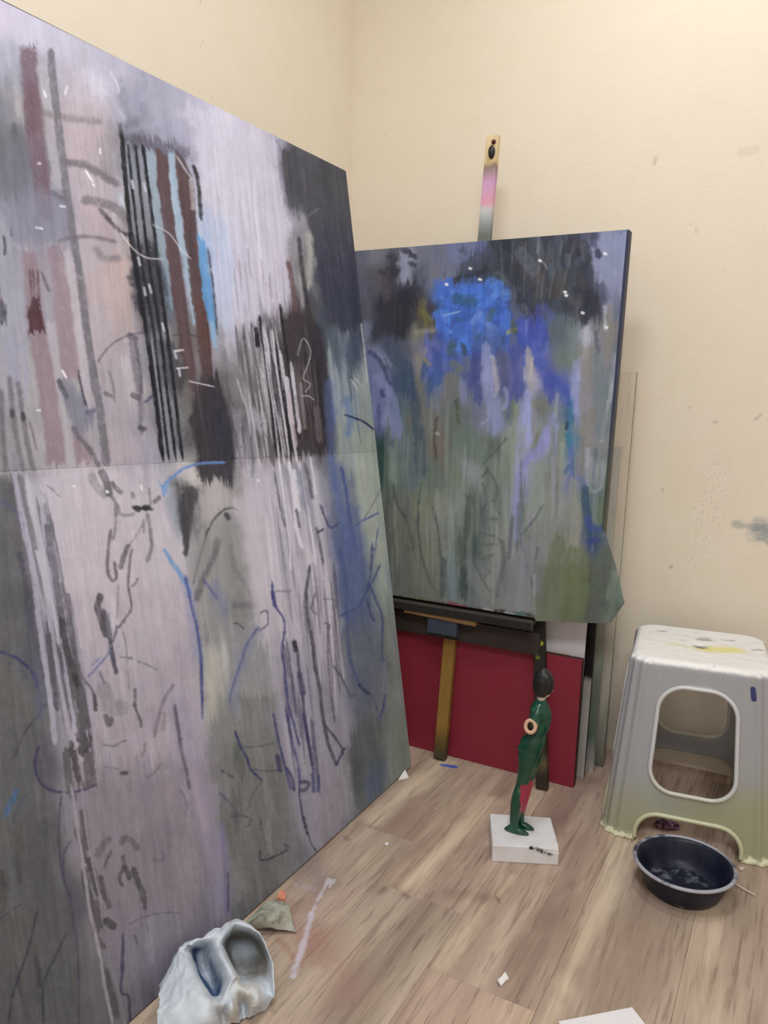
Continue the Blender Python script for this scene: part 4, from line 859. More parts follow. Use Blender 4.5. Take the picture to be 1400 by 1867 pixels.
cp('''600,470,95,98,118;600,700,108,112,160;600,900,90,98,92;600,1050,100,100,95
655,465,95,98,118;690,460,110,110,125;715,470,85,85,100;740,470,142,144,168;770,465,110,112,130;800,460,105,108,130;830,450,105,112,150;860,445,105,112,150;880,445,95,100,140;910,440,60,68,85;950,440,62,72,85;990,435,58,62,78;1040,430,62,62,80;1070,430,80,82,105;1100,425,122,126,158;1140,422,112,117,152
660,520,90,92,112;690,510,85,82,92;720,490,60,60,70;737,500,142,144,170;760,500,90,95,112;790,500,112,112,128;820,500,110,112,132;850,490,95,100,125;870,500,55,65,75;900,480,58,68,78;930,500,62,60,66;980,490,70,72,80;1020,500,62,66,80;1060,490,60,64,82;1090,470,126,129,162;1130,480,124,128,162;1115,515,122,124,157
665,560,85,85,100;700,560,55,54,68;740,550,52,52,64;768,565,104,98,76;785,560,65,60,70;800,545,70,105,180;830,540,65,105,195;850,540,50,85,120;880,530,70,120,210;910,540,70,100,200;935,530,70,72,85;960,560,75,82,110;1000,550,80,92,110;1040,545,60,65,75;1080,560,62,60,72;1112,555,118,118,150;1132,570,100,105,125
665,600,110,115,140;690,600,55,55,70;730,600,58,56,66;760,600,125,122,115;790,600,90,95,160;820,600,70,110,205;850,600,60,95,190;880,600,60,90,160;910,600,75,100,180;930,595,95,100,85;950,600,80,90,170;985,600,65,80,165;1010,600,88,100,110;1050,590,105,118,122;1075,610,150,148,165;1090,600,120,118,122;1115,610,120,116,115;1135,620,85,92,108
665,650,115,118,160;690,650,120,125,160;710,640,70,80,105;740,640,85,90,110;760,645,130,125,140;790,640,95,100,170;830,650,75,95,160;860,650,95,100,130;890,640,120,125,185;910,650,90,92,125;940,650,75,85,150;960,650,150,145,160;985,650,80,90,165;1020,650,105,115,115;1050,650,110,122,118;1075,660,130,125,122;1100,650,115,115,122;1125,660,120,122,135;1142,660,42,48,62
670,700,112,115,165;700,710,120,125,175;730,700,62,80,110;760,700,112,112,105;790,690,80,100,150;810,700,110,115,140;830,700,108,112,105;860,690,75,85,140;890,690,140,145,190;920,700,85,90,140;945,700,78,88,150;970,690,160,155,180;1000,690,75,85,170;1030,700,85,100,160;1055,700,135,140,185;1075,700,125,118,125;1100,710,105,115,122;1120,700,130,132,145;1140,700,42,48,62
680,750,112,120,175;705,770,130,138,185;730,750,75,95,110;760,760,112,112,105;790,780,115,110,105;830,760,100,108,100;870,750,105,110,130;900,760,135,138,180;930,750,100,112,105;960,760,150,152,205;985,750,110,112,105;1010,760,120,128,140;1040,760,70,100,130;1060,740,140,145,195;1080,760,125,120,120;1110,760,110,120,125;1130,760,60,68,80
690,820,60,85,80;700,800,85,100,130;730,810,105,118,125;760,800,95,105,105;800,810,112,105,95;840,800,100,112,105;870,820,110,122,115;900,810,95,105,95;930,810,130,140,128;960,800,155,158,205;980,810,115,118,90;1000,810,150,150,190;1025,800,120,130,125;1045,810,75,115,150;1070,800,135,130,132;1100,810,125,125,130;1125,820,75,85,88
695,860,65,85,80;720,860,110,125,120;750,870,95,110,115;790,870,105,115,105;830,870,112,120,108;860,860,135,140,145;890,860,110,120,112;920,850,120,128,115;945,850,150,150,185;965,850,145,145,195;990,860,130,135,130;1020,860,140,142,145;1050,870,95,105,160;1080,860,140,138,150;1105,860,125,135,135;1120,870,80,90,85
700,930,95,98,92;730,930,110,112,105;770,920,120,125,105;800,930,130,135,125;840,920,130,135,130;865,930,85,95,90;890,910,115,122,118;915,930,125,130,125;940,920,140,140,175;960,930,140,140,150;990,920,135,140,135;1020,920,140,140,140;1045,930,130,130,128;1070,920,60,85,105;1095,930,100,112,98;1110,930,78,90,85
700,1000,92,95,90;740,1000,108,108,102;780,1000,115,116,100;820,1000,125,128,122;850,990,95,105,100;865,1000,75,88,85;890,1000,118,122,118;920,1000,125,126,124;950,1000,118,122,128;980,1000,128,130,130;1010,1000,125,128,120;1045,1000,130,130,118;1080,990,65,80,115;1100,1010,90,98,90
710,1060,100,100,95;750,1060,105,106,100;790,1060,110,112,102;820,1050,100,110,112;845,1070,80,92,95;870,1060,120,124,122;900,1060,125,126,125;925,1060,115,116,118;950,1050,125,127,135;975,1060,118,120,120;1000,1060,108,112,95;1040,1060,105,112,82;1070,1060,95,105,82;1090,1060,85,92,85;1110,1060,100,110,100;1130,1090,105,118,105
730,1085,105,105,98;790,1095,108,108,100;850,1100,108,112,112;900,1105,122,123,122;940,1110,130,130,135;980,1110,108,112,95;1040,1115,102,108,80;1085,1115,82,88,82;1115,1110,105,115,105''')
s.base(ctrl, 4.0, 8.0, 6.0)
s.scumble(350, 12, (5, 14), (14, 50))
# dark foliage blocks along the top
s.poly([(700, 500), (716, 465), (735, 480), (726, 520), (752, 508), (766, 520), (768, 545), (758, 590), (735, 610), (720, 622), (700, 600), (692, 560)], (54, 52, 64), .75, 5, 6, .15)
s.poly([(728, 465), (745, 460), (750, 510), (726, 512)], (142, 144, 172), .85, 3, 3)
s.poly([(690, 500), (706, 490), (712, 540), (696, 545)], (88, 82, 90), .7, 4, 4)
for x, y in ((714, 468), (740, 456), (752, 465), (752, 480), (696, 496)): s.stroke([(x-3, y), (x+4, y+3)], 9, (62, 62, 78), .8, 2, 3)
s.poly([(855, 470), (890, 445), (930, 436), (1060, 428), (1082, 470), (1075, 500), (1100, 540), (1104, 580), (1060, 590), (1010, 570), (960, 580), (935, 545), (890, 520), (856, 528), (830, 518)], (58, 60, 72), .62, 7, 8, .15)
s.dabs(60, 900, 1075, 440, 570, (14, 40), [(50, 54, 66), (70, 80, 92), (64, 60, 66), (82, 92, 106), (46, 48, 62), (92, 96, 112), (74, 66, 66)], (.35, .7), 1.3)
for x0, x1 in ((912, 918), (935, 930), (985, 978), (1002, 985), (1025, 1000), (1048, 1020), (958, 955)):
    s.stroke([(x0, 440), ((x0+x1)/2, 490), (x1, 545)], 4, (104, 106, 112), .5, 1.5, 1.5, .3)
s.stroke([(980, 472), (992, 480), (998, 492)], 3, (140, 140, 146), .7); s.stroke([(982, 432), (980, 462)], 3.4, (124, 126, 138), .7)
s.poly([(835, 455), (850, 450), (852, 466), (838, 470)], (74, 78, 98), .7, 3, 3); s.stroke([(812, 494), (810, 502)], 5, (84, 86, 104), .8)
s.stroke([(816, 520), (840, 505), (870, 500), (886, 488)], 9, (46, 50, 60), .8, 3, 4, .1)
s.poly([(1090, 428), (1150, 420), (1148, 480), (1140, 535), (1108, 525), (1084, 495), (1080, 460)], (130, 134, 168), .92, 5, 5, .05)
s.stroke([(1086, 428), (1082, 446)], 12, (70, 70, 98), .75, 3, 3); s.stroke([(1090, 458), (1092, 464)], 12, (58, 60, 84), .85, 2, 2); s.stroke([(1095, 520), (1102, 545)], 14, (78, 78, 104), .7, 3, 4)
# brilliant blue mass
BLU = [(60, 108, 214), (72, 124, 226), (54, 92, 196), (66, 104, 206), (52, 84, 170), (84, 132, 224)]
s.poly([(795, 520), (835, 525), (880, 512), (905, 530), (925, 525), (928, 580), (900, 640), (860, 650), (805, 640), (790, 600), (800, 560)], (62, 102, 202), .65, 8, 9, .1)
s.dabs(75, 800, 925, 522, 640, (12, 34), BLU, (.45, .9))
s.dabs(18, 775, 830, 590, 690, (8, 26), [(90, 100, 176), (72, 92, 180), (120, 124, 176), (60, 76, 150)], (.45, .8), 1.5)
s.poly([(945, 575), (990, 585), (998, 620), (985, 650), (950, 640), (938, 610)], (58, 74, 172), .75, 7, 7, .1)
s.dabs(26, 935, 1000, 560, 660, (10, 26), [(60, 78, 178), (78, 92, 186), (64, 70, 150), (92, 104, 180)], (.4, .8), 1.4)
s.dabs(14, 820, 920, 560, 640, (8, 20), [(64, 92, 110), (96, 128, 210), (110, 140, 216), (58, 74, 96)], (.5, .8))
s.stroke([(832, 545), (862, 550)], 20, (48, 82, 112), .7, 4, 4, .1)
s.dabs(8, 765, 790, 545, 600, (10, 22), [(124, 116, 62), (110, 104, 74), (86, 80, 70)], (.5, .8), 1.5)
s.stroke([(760, 605), (790, 602)], 9, (150, 148, 130), .7, 3, 3, .2); s.stroke([(926, 606), (940, 600)], 8, (150, 146, 110), .8, 2, 3)
s.stroke([(936, 592), (938, 604)], 12, (70, 84, 66), .7, 3, 3); s.stroke([(810, 575), (838, 568)], 3, (160, 186, 216), .7)
s.poly([(865, 600), (905, 595), (918, 640), (900, 660), (868, 640)], (76, 96, 156), .6, 6, 6, .1)
# hanging strokes under the blue
for P_, w, c in (([(886, 635), (888, 670), (892, 705)], 18, (138, 142, 190)), ([(898, 650), (906, 700), (902, 720)], 9, (176, 166, 176)), ([(870, 640), (866, 690), (872, 730)], 18, (66, 74, 138)),
    ([(912, 640), (920, 690), (922, 715)], 16, (84, 86, 128)), ([(896, 720), (902, 760), (900, 780)], 22, (132, 136, 178)), ([(890, 765), (880, 772)], 5, (150, 154, 196)), ([(921, 710), (926, 730), (918, 745)], 9, (140, 146, 196)), ([(930, 720), (926, 760)], 5, (76, 84, 150)),
    ([(962, 640), (968, 680), (966, 720)], 11, (158, 152, 156)), ([(970, 655), (966, 690)], 5, (184, 176, 170)), ([(962, 720), (962, 770), (966, 800), (950, 812)], 15, (148, 152, 206)), ([(972, 730), (972, 790)], 6, (130, 132, 120)),
    ([(940, 640), (944, 690), (940, 720)], 22, (72, 82, 150)), ([(984, 660), (1000, 690), (1020, 700), (1036, 730)], 24, (70, 84, 172)), ([(1010, 690), (1032, 716), (1042, 740)], 12, (62, 82, 166)), ([(1000, 700), (1004, 720)], 22, (70, 80, 168)),
    ([(1042, 730), (1040, 770), (1036, 800), (1044, 830)], 9, (56, 112, 150)), ([(1034, 770), (1032, 782)], 5, (30, 54, 74)), ([(1030, 790), (1038, 800)], 6, (44, 120, 140)), ([(1042, 820), (1046, 860), (1050, 890)], 14, (88, 106, 180)), ([(1036, 850), (1028, 862)], 8, (70, 96, 140)),
    ([(1052, 665), (1050, 720), (1056, 770)], 17, (136, 142, 192)), ([(1062, 650), (1054, 690)], 7, (160, 162, 200)), ([(1070, 600), (1068, 650)], 12, (170, 166, 182)), ([(1064, 640), (1068, 720), (1066, 800), (1062, 860)], 22, (132, 126, 126)), ([(1084, 640), (1082, 690)], 18, (126, 120, 118)),
    ([(1112, 560), (1110, 610), (1106, 660)], 14, (130, 124, 120)), ([(1102, 560), (1104, 600)], 6, (180, 180, 192)), ([(1086, 605), (1090, 640)], 8, (90, 86, 104)), ([(1116, 700), (1108, 740), (1098, 790), (1096, 806)], 6, (158, 162, 170)), ([(1124, 650), (1120, 700), (1112, 730)], 9, (140, 142, 156)),
    ([(1090, 650), (1092, 700), (1094, 760), (1092, 790)], 22, (112, 122, 130)), ([(1074, 830), (1070, 860), (1074, 890), (1086, 896), (1098, 880), (1098, 840)], 6, (146, 150, 160)), ([(1086, 820), (1082, 870)], 7, (92, 106, 118)), ([(1072, 820), (1070, 850)], 9, (160, 158, 170)),
    ([(1008, 760), (1000, 800), (985, 815), (966, 832), (952, 852), (944, 880), (942, 940)], 13, (128, 130, 192)), ([(996, 790), (984, 826)], 20, (136, 138, 198)), ([(1012, 780), (1004, 800)], 16, (142, 144, 196)), ([(1016, 720), (1012, 760)], 6, (146, 152, 160)), ([(1024, 810), (1020, 850)], 9, (150, 156, 146)),
    ([(942, 735), (936, 800), (930, 860), (926, 940), (918, 1000)], 8, (140, 148, 134)), ([(946, 880), (944, 940), (940, 980)], 12, (138, 140, 180)), ([(976, 860), (980, 930)], 30, (138, 146, 138)), ([(1010, 830), (1014, 900)], 18, (140, 138, 152)),
    ([(676, 650), (686, 690), (690, 730)], 26, (112, 116, 166)), ([(700, 650), (708, 665)], 11, (142, 148, 186)), ([(694, 690), (712, 730), (724, 770), (720, 790)], 22, (126, 134, 184)), ([(672, 640), (694, 660), (706, 690), (712, 700)], 7, (60, 66, 100)), ([(700, 650), (708, 668)], 4, (66, 72, 106)), ([(696, 714), (698, 720)], 9, (62, 66, 108)), ([(690, 740), (692, 790)], 8, (84, 90, 140)),
    ([(724, 650), (742, 690), (756, 740), (764, 800), (768, 860)], 20, (70, 84, 104)), ([(740, 670), (748, 720)], 22, (60, 78, 110)), ([(762, 650), (766, 690)], 12, (140, 130, 124)), ([(776, 665), (770, 690)], 12, (60, 84, 138)), ([(798, 650), (800, 690), (792, 700)], 16, (62, 88, 158)),
    ([(774, 655), (782, 665)], 8, (146, 136, 96)), ([(826, 665), (836, 672)], 16, (108, 118, 96)), ([(842, 700), (846, 730)], 14, (124, 128, 172)), ([(820, 690), (812, 730)], 20, (116, 112, 108)), ([(698, 800), (696, 850), (694, 870)], 16, (48, 76, 72)), ([(712, 820), (718, 880)], 12, (128, 146, 142)),
    ([(796, 760), (792, 800), (796, 840)], 4, (66, 60, 58)), ([(796, 790), (800, 792)], 5, (190, 184, 164)), ([(805, 800), (804, 850)], 12, (118, 106, 94)), ([(832, 730), (836, 770)], 5, (70, 78, 66))):
    s.stroke(P_, w, c, .72, 2.2, 2.6, .12)
s.rain(70, 700, 1110, 720, 900, (60, 170), (3, 9), [(132, 142, 132), (96, 108, 100), (148, 154, 148), (84, 98, 98), (120, 128, 108)], (.25, .5), -.02, .2)
s.rain(70, 705, 985, 880, 1000, (50, 120), (3, 9), [(140, 144, 138), (96, 100, 94), (150, 152, 148), (86, 94, 92), (122, 126, 104)], (.25, .5), 0, .2)
# charcoal drawing of trunks below
for P_, w, c in (([(768, 880), (762, 940), (766, 1000), (780, 1050), (792, 1075)], 3.2, (74, 78, 74)), ([(788, 920), (798, 965), (804, 1020), (806, 1050)], 4, (72, 76, 78)), ([(714, 880), (726, 925), (742, 950), (756, 1010)], 3.5, (74, 78, 74)),
    ([(854, 905), (852, 960), (846, 1000), (846, 1085)], 10, (72, 82, 78)), ([(838, 980), (840, 1030)], 9, (82, 96, 82)), ([(810, 1020), (806, 1085)], 10, (78, 86, 86)), ([(844, 1040), (846, 1088)], 13, (62, 72, 72)), ([(822, 1010), (826, 1090)], 14, (118, 136, 138)),
    ([(924, 798), (904, 822), (884, 842), (888, 856), (878, 870)], 3.4, (72, 84, 78)), ([(884, 856), (900, 872), (906, 900), (898, 915)], 3.4, (80, 88, 84)), ([(880, 880), (886, 905), (882, 930)], 4, (84, 96, 94)),
    ([(872, 945), (906, 947)], 4, (96, 104, 100)), ([(872, 972), (900, 978), (912, 985)], 4, (88, 96, 96)), ([(874, 996), (904, 992)], 5, (88, 98, 94)), ([(878, 1020), (902, 1010)], 5, (92, 102, 98)), ([(862, 1020), (876, 1050), (896, 1082)], 4, (84, 92, 90)), ([(884, 1052), (892, 1040)], 6, (98, 106, 104)),
    ([(914, 985), (918, 1020), (910, 1060), (906, 1090)], 7, (94, 98, 100)), ([(906, 960), (900, 1040), (898, 1108)], 4, (146, 148, 144)), ([(934, 940), (930, 990), (926, 1020)], 6, (92, 96, 110)), ([(990, 920), (972, 950), (950, 975)], 4, (92, 98, 106)), ([(950, 990), (962, 1030), (972, 1076)], 4, (86, 92, 104)), ([(980, 1000), (972, 1030)], 4, (92, 98, 108)),
    ([(1068, 890), (1070, 940), (1078, 985)], 12, (58, 80, 108)), ([(1072, 945), (1082, 965), (1100, 962)], 14, (56, 76, 142)), ([(1106, 940), (1104, 960)], 10, (56, 74, 132)), ([(1076, 988), (1088, 984)], 12, (52, 64, 132)), ([(1112, 880), (1108, 960)], 7, (70, 84, 92)), ([(1098, 920), (1094, 945)], 16, (98, 112, 92)),
    ([(1046, 880), (1050, 960), (1044, 1000)], 20, (142, 142, 132)), ([(1018, 990), (1010, 1060), (1006, 1100)], 30, (104, 112, 84)), ([(1050, 1020), (1048, 1100)], 50, (104, 112, 80)), ([(1082, 1020), (1082, 1120)], 14, (88, 94, 86)), ([(1076, 1030), (1074, 1116)], 3, (78, 82, 76)), ([(1100, 1040), (1098, 1110)], 26, (86, 92, 86)),
    ([(960, 1000), (952, 1060), (956, 1110)], 30, (130, 132, 138)), ([(940, 1020), (932, 1090)], 18, (124, 126, 128)), ([(974, 1050), (974, 1122)], 4, (152, 154, 158)), ([(1132, 1085), (1138, 1106), (1124, 1110)], 4, (84, 94, 86)), ([(1120, 1050), (1112, 1090)], 14, (114, 126, 112))):
    s.stroke(P_, w, c, .7, 2.0, 2.0, .1)
s.stroke([(720, 1086), (780, 1097), (850, 1108), (920, 1116), (975, 1124)], 6, (58, 54, 48), .8, 2, 4, .25)
for x, y, c in ((760, 1094, (120, 116, 66)), (780, 1098, (110, 104, 60)), (826, 1102, (150, 54, 66)), (838, 1104, (140, 60, 70)), (890, 1112, (170, 170, 168)), (930, 1119, (176, 178, 178)), (948, 1120, (70, 110, 110))): s.stroke([(x-8, y-2), (x+8, y+1)], 5, c, .8, 1.5, 2, .2)
for x, y in ((857, 489), (814, 518), (875, 509), (1030, 532), (1032, 538), (1062, 570), (1105, 596), (1103, 462), (984, 475)): s.stroke([(x-1, y), (x+1.5, y+1)], 4.5, (226, 226, 226), .95, .8, .3)
s.stroke([(1150, 430), (1142, 520), (1136, 560)], 4, (160, 164, 196), .6, 1.5, 1); s.poly([(1136, 590), (1146, 560), (1140, 660), (1134, 760), (1124, 830), (1116, 830), (1126, 760)], (42, 46, 62), .8, 3, 4, .1)
P2K = np.array([1.16, 1.2, 1.22], np.float32)
C2 = s.finish(P2K, .84, 4.5)
sm = empty('easel_painting', (-.81, 1.86, 0.447)); tag(sm, 'painting of a brilliant blue cluster over green grey stems, on the easel', 'painting')
off2 = np.array(sm.location)
link('painted_canvas', grid_mesh('painted_canvas', V2-off2, C2), M_paint2, sm)
t = NT('wrapped_edge', .5, .35); pz = t.sep(t.pos())[2]; nz = t.noise(t.pos(), 30.0, 4.0)
t.color(t.mix(t.maprange(t.math('MULTIPLY_ADD', nz, .3, pz), .95, 1.15), t.mix(nz, lin((36, 40, 44)), lin((84, 92, 80))), t.mix(nz, lin((26, 30, 52)), lin((52, 58, 92)))))
M_wrap = t.m
def slab(name, x0, x1, z0, z1, d0, d1, mat, parent, o):
    c = [(x, p2_y(z)+d, z) for d in (d0, d1) for (x, z) in ((x0, z0), (x1, z0), (x1, z1), (x0, z1))]
    me = mesh(name, [np.array(q)-o for q in c], [(3, 2, 1, 0), (4, 5, 6, 7), (0, 1, 5, 4), (1, 2, 6, 5), (2, 3, 7, 6), (3, 0, 4, 7)])
    me = fix_normals(me); bm = bmesh.new(); bm.from_mesh(me); bmesh.ops.bevel(bm, geom=bm.edges[:], offset=.003, segments=2, affect='EDGES', profile=.5); bm.to_mesh(me); bm.free()
    return link(name, me, mat, parent)
slab('canvas_edge', P2L, -.4165, .462, P2T+.001, .0016, .034, M_wrap, sm, off2)
for r in ((P2L, P2L+.045, .462, P2T), (-.463, -.418, .462, P2T), (P2L+.045, -.463, .462, .507), (P2L+.045, -.463, P2T-.045, P2T)):
    slab('stretcher_bar', *r, .0345, .042, M_pine, sm, off2)

# ================================================================== easel
def z_material(name, stops, z0, z1, rough=.6, amp=.06, spots=None):
    t = NT(name, rough, .3); p = t.pos(); z = t.sep(p)[2]
    n = t.noise(t.vm('MULTIPLY', p, (60.0, 60.0, 14.0)), 1.0, 4.0, .65)
    f = t.maprange(t.math('MULTIPLY_ADD', t.math('SUBTRACT', n, .5), amp*2, z), z0, z1, 0, 1, False)
    c = t.ramp(f, [(q, lin(col)) for q, col in stops]); g = t.noise(t.vm('MULTIPLY', p, (120.0, 120.0, 6.0)), 1.0, 3.0)
    c = t.mix(t.maprange(g, .5, .75, 0, .35), c, t.mix(1.0, c, (.6, .55, .5, 1), 'MULTIPLY'))
    if spots:
        for A, B, r, col in spots: c = t.mix(t.capsule(p, A, B, r, .003, n, .008), c, lin(col))
    t.color(c); t.bump(t.math('ADD', n, g), .25, .002); return t.m
MT, MB_ = Vector((-.803, 2.04, 1.676)), Vector((-.818, 1.862, 0.0))
M_mast = z_material('paint_spattered_pine', [(0, (62, 58, 44)), (.03, (96, 78, 40)), (.06, (146, 112, 54)), (.24, (150, 116, 56)), (.80, (120, 116, 104)), (.845, (112, 118, 112)), (.862, (150, 156, 156)), (.885, (200, 200, 198)), (.895, (222, 160, 178)), (.925, (206, 160, 196)), (.950, (140, 124, 104)), (.958, (218, 192, 146)), (1, (226, 204, 164))], 0, 1.68, .6, .012,
    [((-.820, 2.005, 1.560), (-.812, 2.005, 1.575), .003, (74, 36, 48)), ((-.813, 2.0, 1.50), (-.810, 2.0, 1.53), .004, (60, 66, 70)), ((-.825, 2.0, 1.475), (-.818, 2.0, 1.478), .006, (48, 56, 58))])
M_dirty = z_material('dirty_dark_wood', [(0, (60, 52, 40)), (.06, (50, 44, 36)), (.12, (104, 92, 62)), (.18, (48, 44, 34)), (.26, (58, 52, 40)), (.45, (40, 38, 34)), (1, (44, 42, 38))], 0, .6, .6, .02,
    [((-.570, 1.893, .360), (-.561, 1.894, .372), .0052, (206, 196, 60)), ((-.571, 1.891, .345), (-.566, 1.890, .335), .0050, (150, 150, 54)), ((-.561, 1.894, .372), (-.571, 1.895, .378), .0052, (206, 196, 60))])
M_tray = plain('paint_crusted_ledge', (74, 66, 58), .75, .3, .55, 22, .4)
M_tan = plain('old_varnished_wood', (128, 98, 64), .6, .3, .25, 25, .2)
M_black = plain('black_knob', (30, 24, 26), .45, .5, .2)
ez = empty('easel', (-.816, 1.90, 0)); tag(ez, 'paint-spattered wooden easel carrying the blue cluster painting', 'easel')
eo = Vector(ez.location)
def epart(name, me, mat):
    me.transform(Matrix.Translation(-eo)); return link(name, me, mat, ez)
mast = epart('mast', beam_mesh('mast', MB_+Vector((0, 0, .006)), MT, .034, .020, (0, 1, 0), .002), M_mast)
mz = (MT-MB_).normalized()
kn = MT-mz*.045+Vector((.004, -.010, 0))
k1 = lathe('clamp_knob', [(0, -.001), (.008, -.001), (.009, .004), (.007, .010), (.0, .011)], 20)
k1.transform(Matrix.Rotation(math.radians(90), 4, 'X')); k1.transform(Matrix.Scale(1.9, 4, (0, 0, 1))); k1.transform(Matrix.Translation(kn)); epart('clamp_knob', k1, M_black)
k2 = lathe('bolt', [(0, 0), (.0055, 0), (.006, .004), (.0, .008)], 16); k2.transform(Matrix.Rotation(math.radians(90), 4, 'X')); k2.transform(Matrix.Translation(kn+Vector((.003, .003, .026)))); epart('bolt', k2, plain('rust', (88, 46, 40), .7))
epart('rubber_foot', lathe('rubber_foot', [(0, 0), (.019, 0), (.020, .012), (.017, .028), (0, .028)], 18).copy(), plain('dark_green_rubber', (38, 48, 40), .7)).location = MB_-eo-Vector((0, .001, 0))
def ly(z): return 1.848+.150*z
for sx in (-1, 1):
    a = Vector((-.816+sx*.293, ly(0), .004)); b = Vector((-.816+sx*.140, ly(1.30), 1.30))
    epart('leg', beam_mesh('leg', a, b, .030, .018, (0, 1, 0), .002), M_dirty)
epart('top_crossbar', beam_mesh('top_crossbar', (-.99, ly(1.27)-.020, 1.27), (-.64, ly(1.27)-.020, 1.27), .04, .016, (0, 1, 0)), M_tan)
epart('lower_crossbar', beam_mesh('lower_crossbar', (-1.10, ly(.37)-.018, .372), (-.56, ly(.37)-.018, .372), .058, .014, (0, 1, 0)), plain('grey_smeared_board', (58, 50, 46), .7, .3, .45, 16, .3))
epart('tray', beam_mesh('tray', (-1.09, 1.868, .432), (-.572, 1.868, .432), .012, .052, (0, 1, 0)), M_tray)
epart('tray_lip', beam_mesh('tray_lip', (-1.05, 1.838, .428), (-.573, 1.838, .428), .020, .008, (0, 1, 0)), plain('crusted_tray_lip', (40, 36, 34), .8, .3, .7, 60, .6))
epart('tray_bracket', beam_mesh('tray_bracket', (-.93, 1.852, .418), (-.72, 1.852, .412), .016, .03, (0, 1, 0)), M_tan)
epart('clamp_block', beam_mesh('clamp_block', (-.86, 1.851, .385), (-.775, 1.851, .385), .04, .02, (0, 1, 0)), plain('slate_smeared_block', (62, 68, 84), .7, .3, .4, 30, .2))

# ================================================================== canvases stacked against the back wall
def stacked(name, label, x0, x1, y, h, lean, th, face, edge, cat='canvas'):
    root = empty(name, ((x0+x1)/2, y, 0)); tag(root, label, cat, 'canvases stacked behind the easel')
    w = x1-x0; rot = Matrix.Rotation(-math.atan2(lean, h), 4, 'X')
    def p(nm, me, mat):
        me.transform(rot); return link(nm, me, mat, root)
    p('front', box_mesh('front', -w/2, w/2, 0, .0025, 0, h, .0009, 1), face)
    p('edge', box_mesh('edge', -w/2, w/2, .0026, th-.006, 0, h, .0015, 1), edge)
    for r in ((-w/2+.004, -w/2+.04, .004, h-.004), (w/2-.04, w/2-.005, .004, h-.004), (-w/2+.04, w/2-.04, 0, .04), (-w/2+.04, w/2-.04, h-.04, h)):
        p('stretcher_bar', box_mesh('stretcher_bar', r[0], r[1], th-.0058, th, r[2], r[3], .001, 1), M_pine)
    return root
M_red = plain('crimson_paint', (136, 40, 56), .55, .35, .12, 9, .1)
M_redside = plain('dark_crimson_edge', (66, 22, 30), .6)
M_white = plain('white_primer', (226, 222, 228), .7, .2, .03, 20)
M_grey_edge = plain('grey_primed_edge', (168, 164, 158), .8, .15, .12, 50)
M_beige = z_material('beige_primed_canvas', [(0, (104, 106, 92)), (.2, (190, 184, 170)), (1, (226, 212, 190))], 0, 1.1, .8, .06)
M_blk = z_material('half_black_board', [(0, (170, 164, 160)), (.235, (166, 160, 156)), (.25, (22, 20, 22)), (1, (18, 17, 19))], 0, 1.1, .5, .012)
M_green_edge = z_material('smeared_green_edge', [(0, (176, 170, 164)), (.03, (150, 144, 140)), (.1, (84, 100, 88)), (.25, (120, 128, 112)), (.5, (182, 180, 170)), (1, (190, 188, 180))], 0, 1.0, .75, .05)
M_maroon = plain('maroon_edge', (58, 26, 30), .7)
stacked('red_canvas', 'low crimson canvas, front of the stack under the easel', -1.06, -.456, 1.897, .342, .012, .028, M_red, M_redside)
stacked('white_canvas', 'plain white canvas just behind the crimson one', -1.05, -.461, 1.931, .80, .05, .020, M_white, M_black)
stacked('black_board', 'board with black upper part and pale foot behind the white canvas', -1.0, -.446, 1.962, .86, .06, .020, M_blk, M_maroon)
stacked('pale_canvas', 'pale canvas with green smeared margin between black board and beige canvas', -1.02, -.432, 2.006, .88, .07, .022, M_green_edge, M_grey_edge)
stacked('beige_canvas', 'tallest beige canvas at the back of the stack, nearest the stool', -.98, -.416, 2.052, 1.075, .085, .026, M_beige, M_grey_edge)

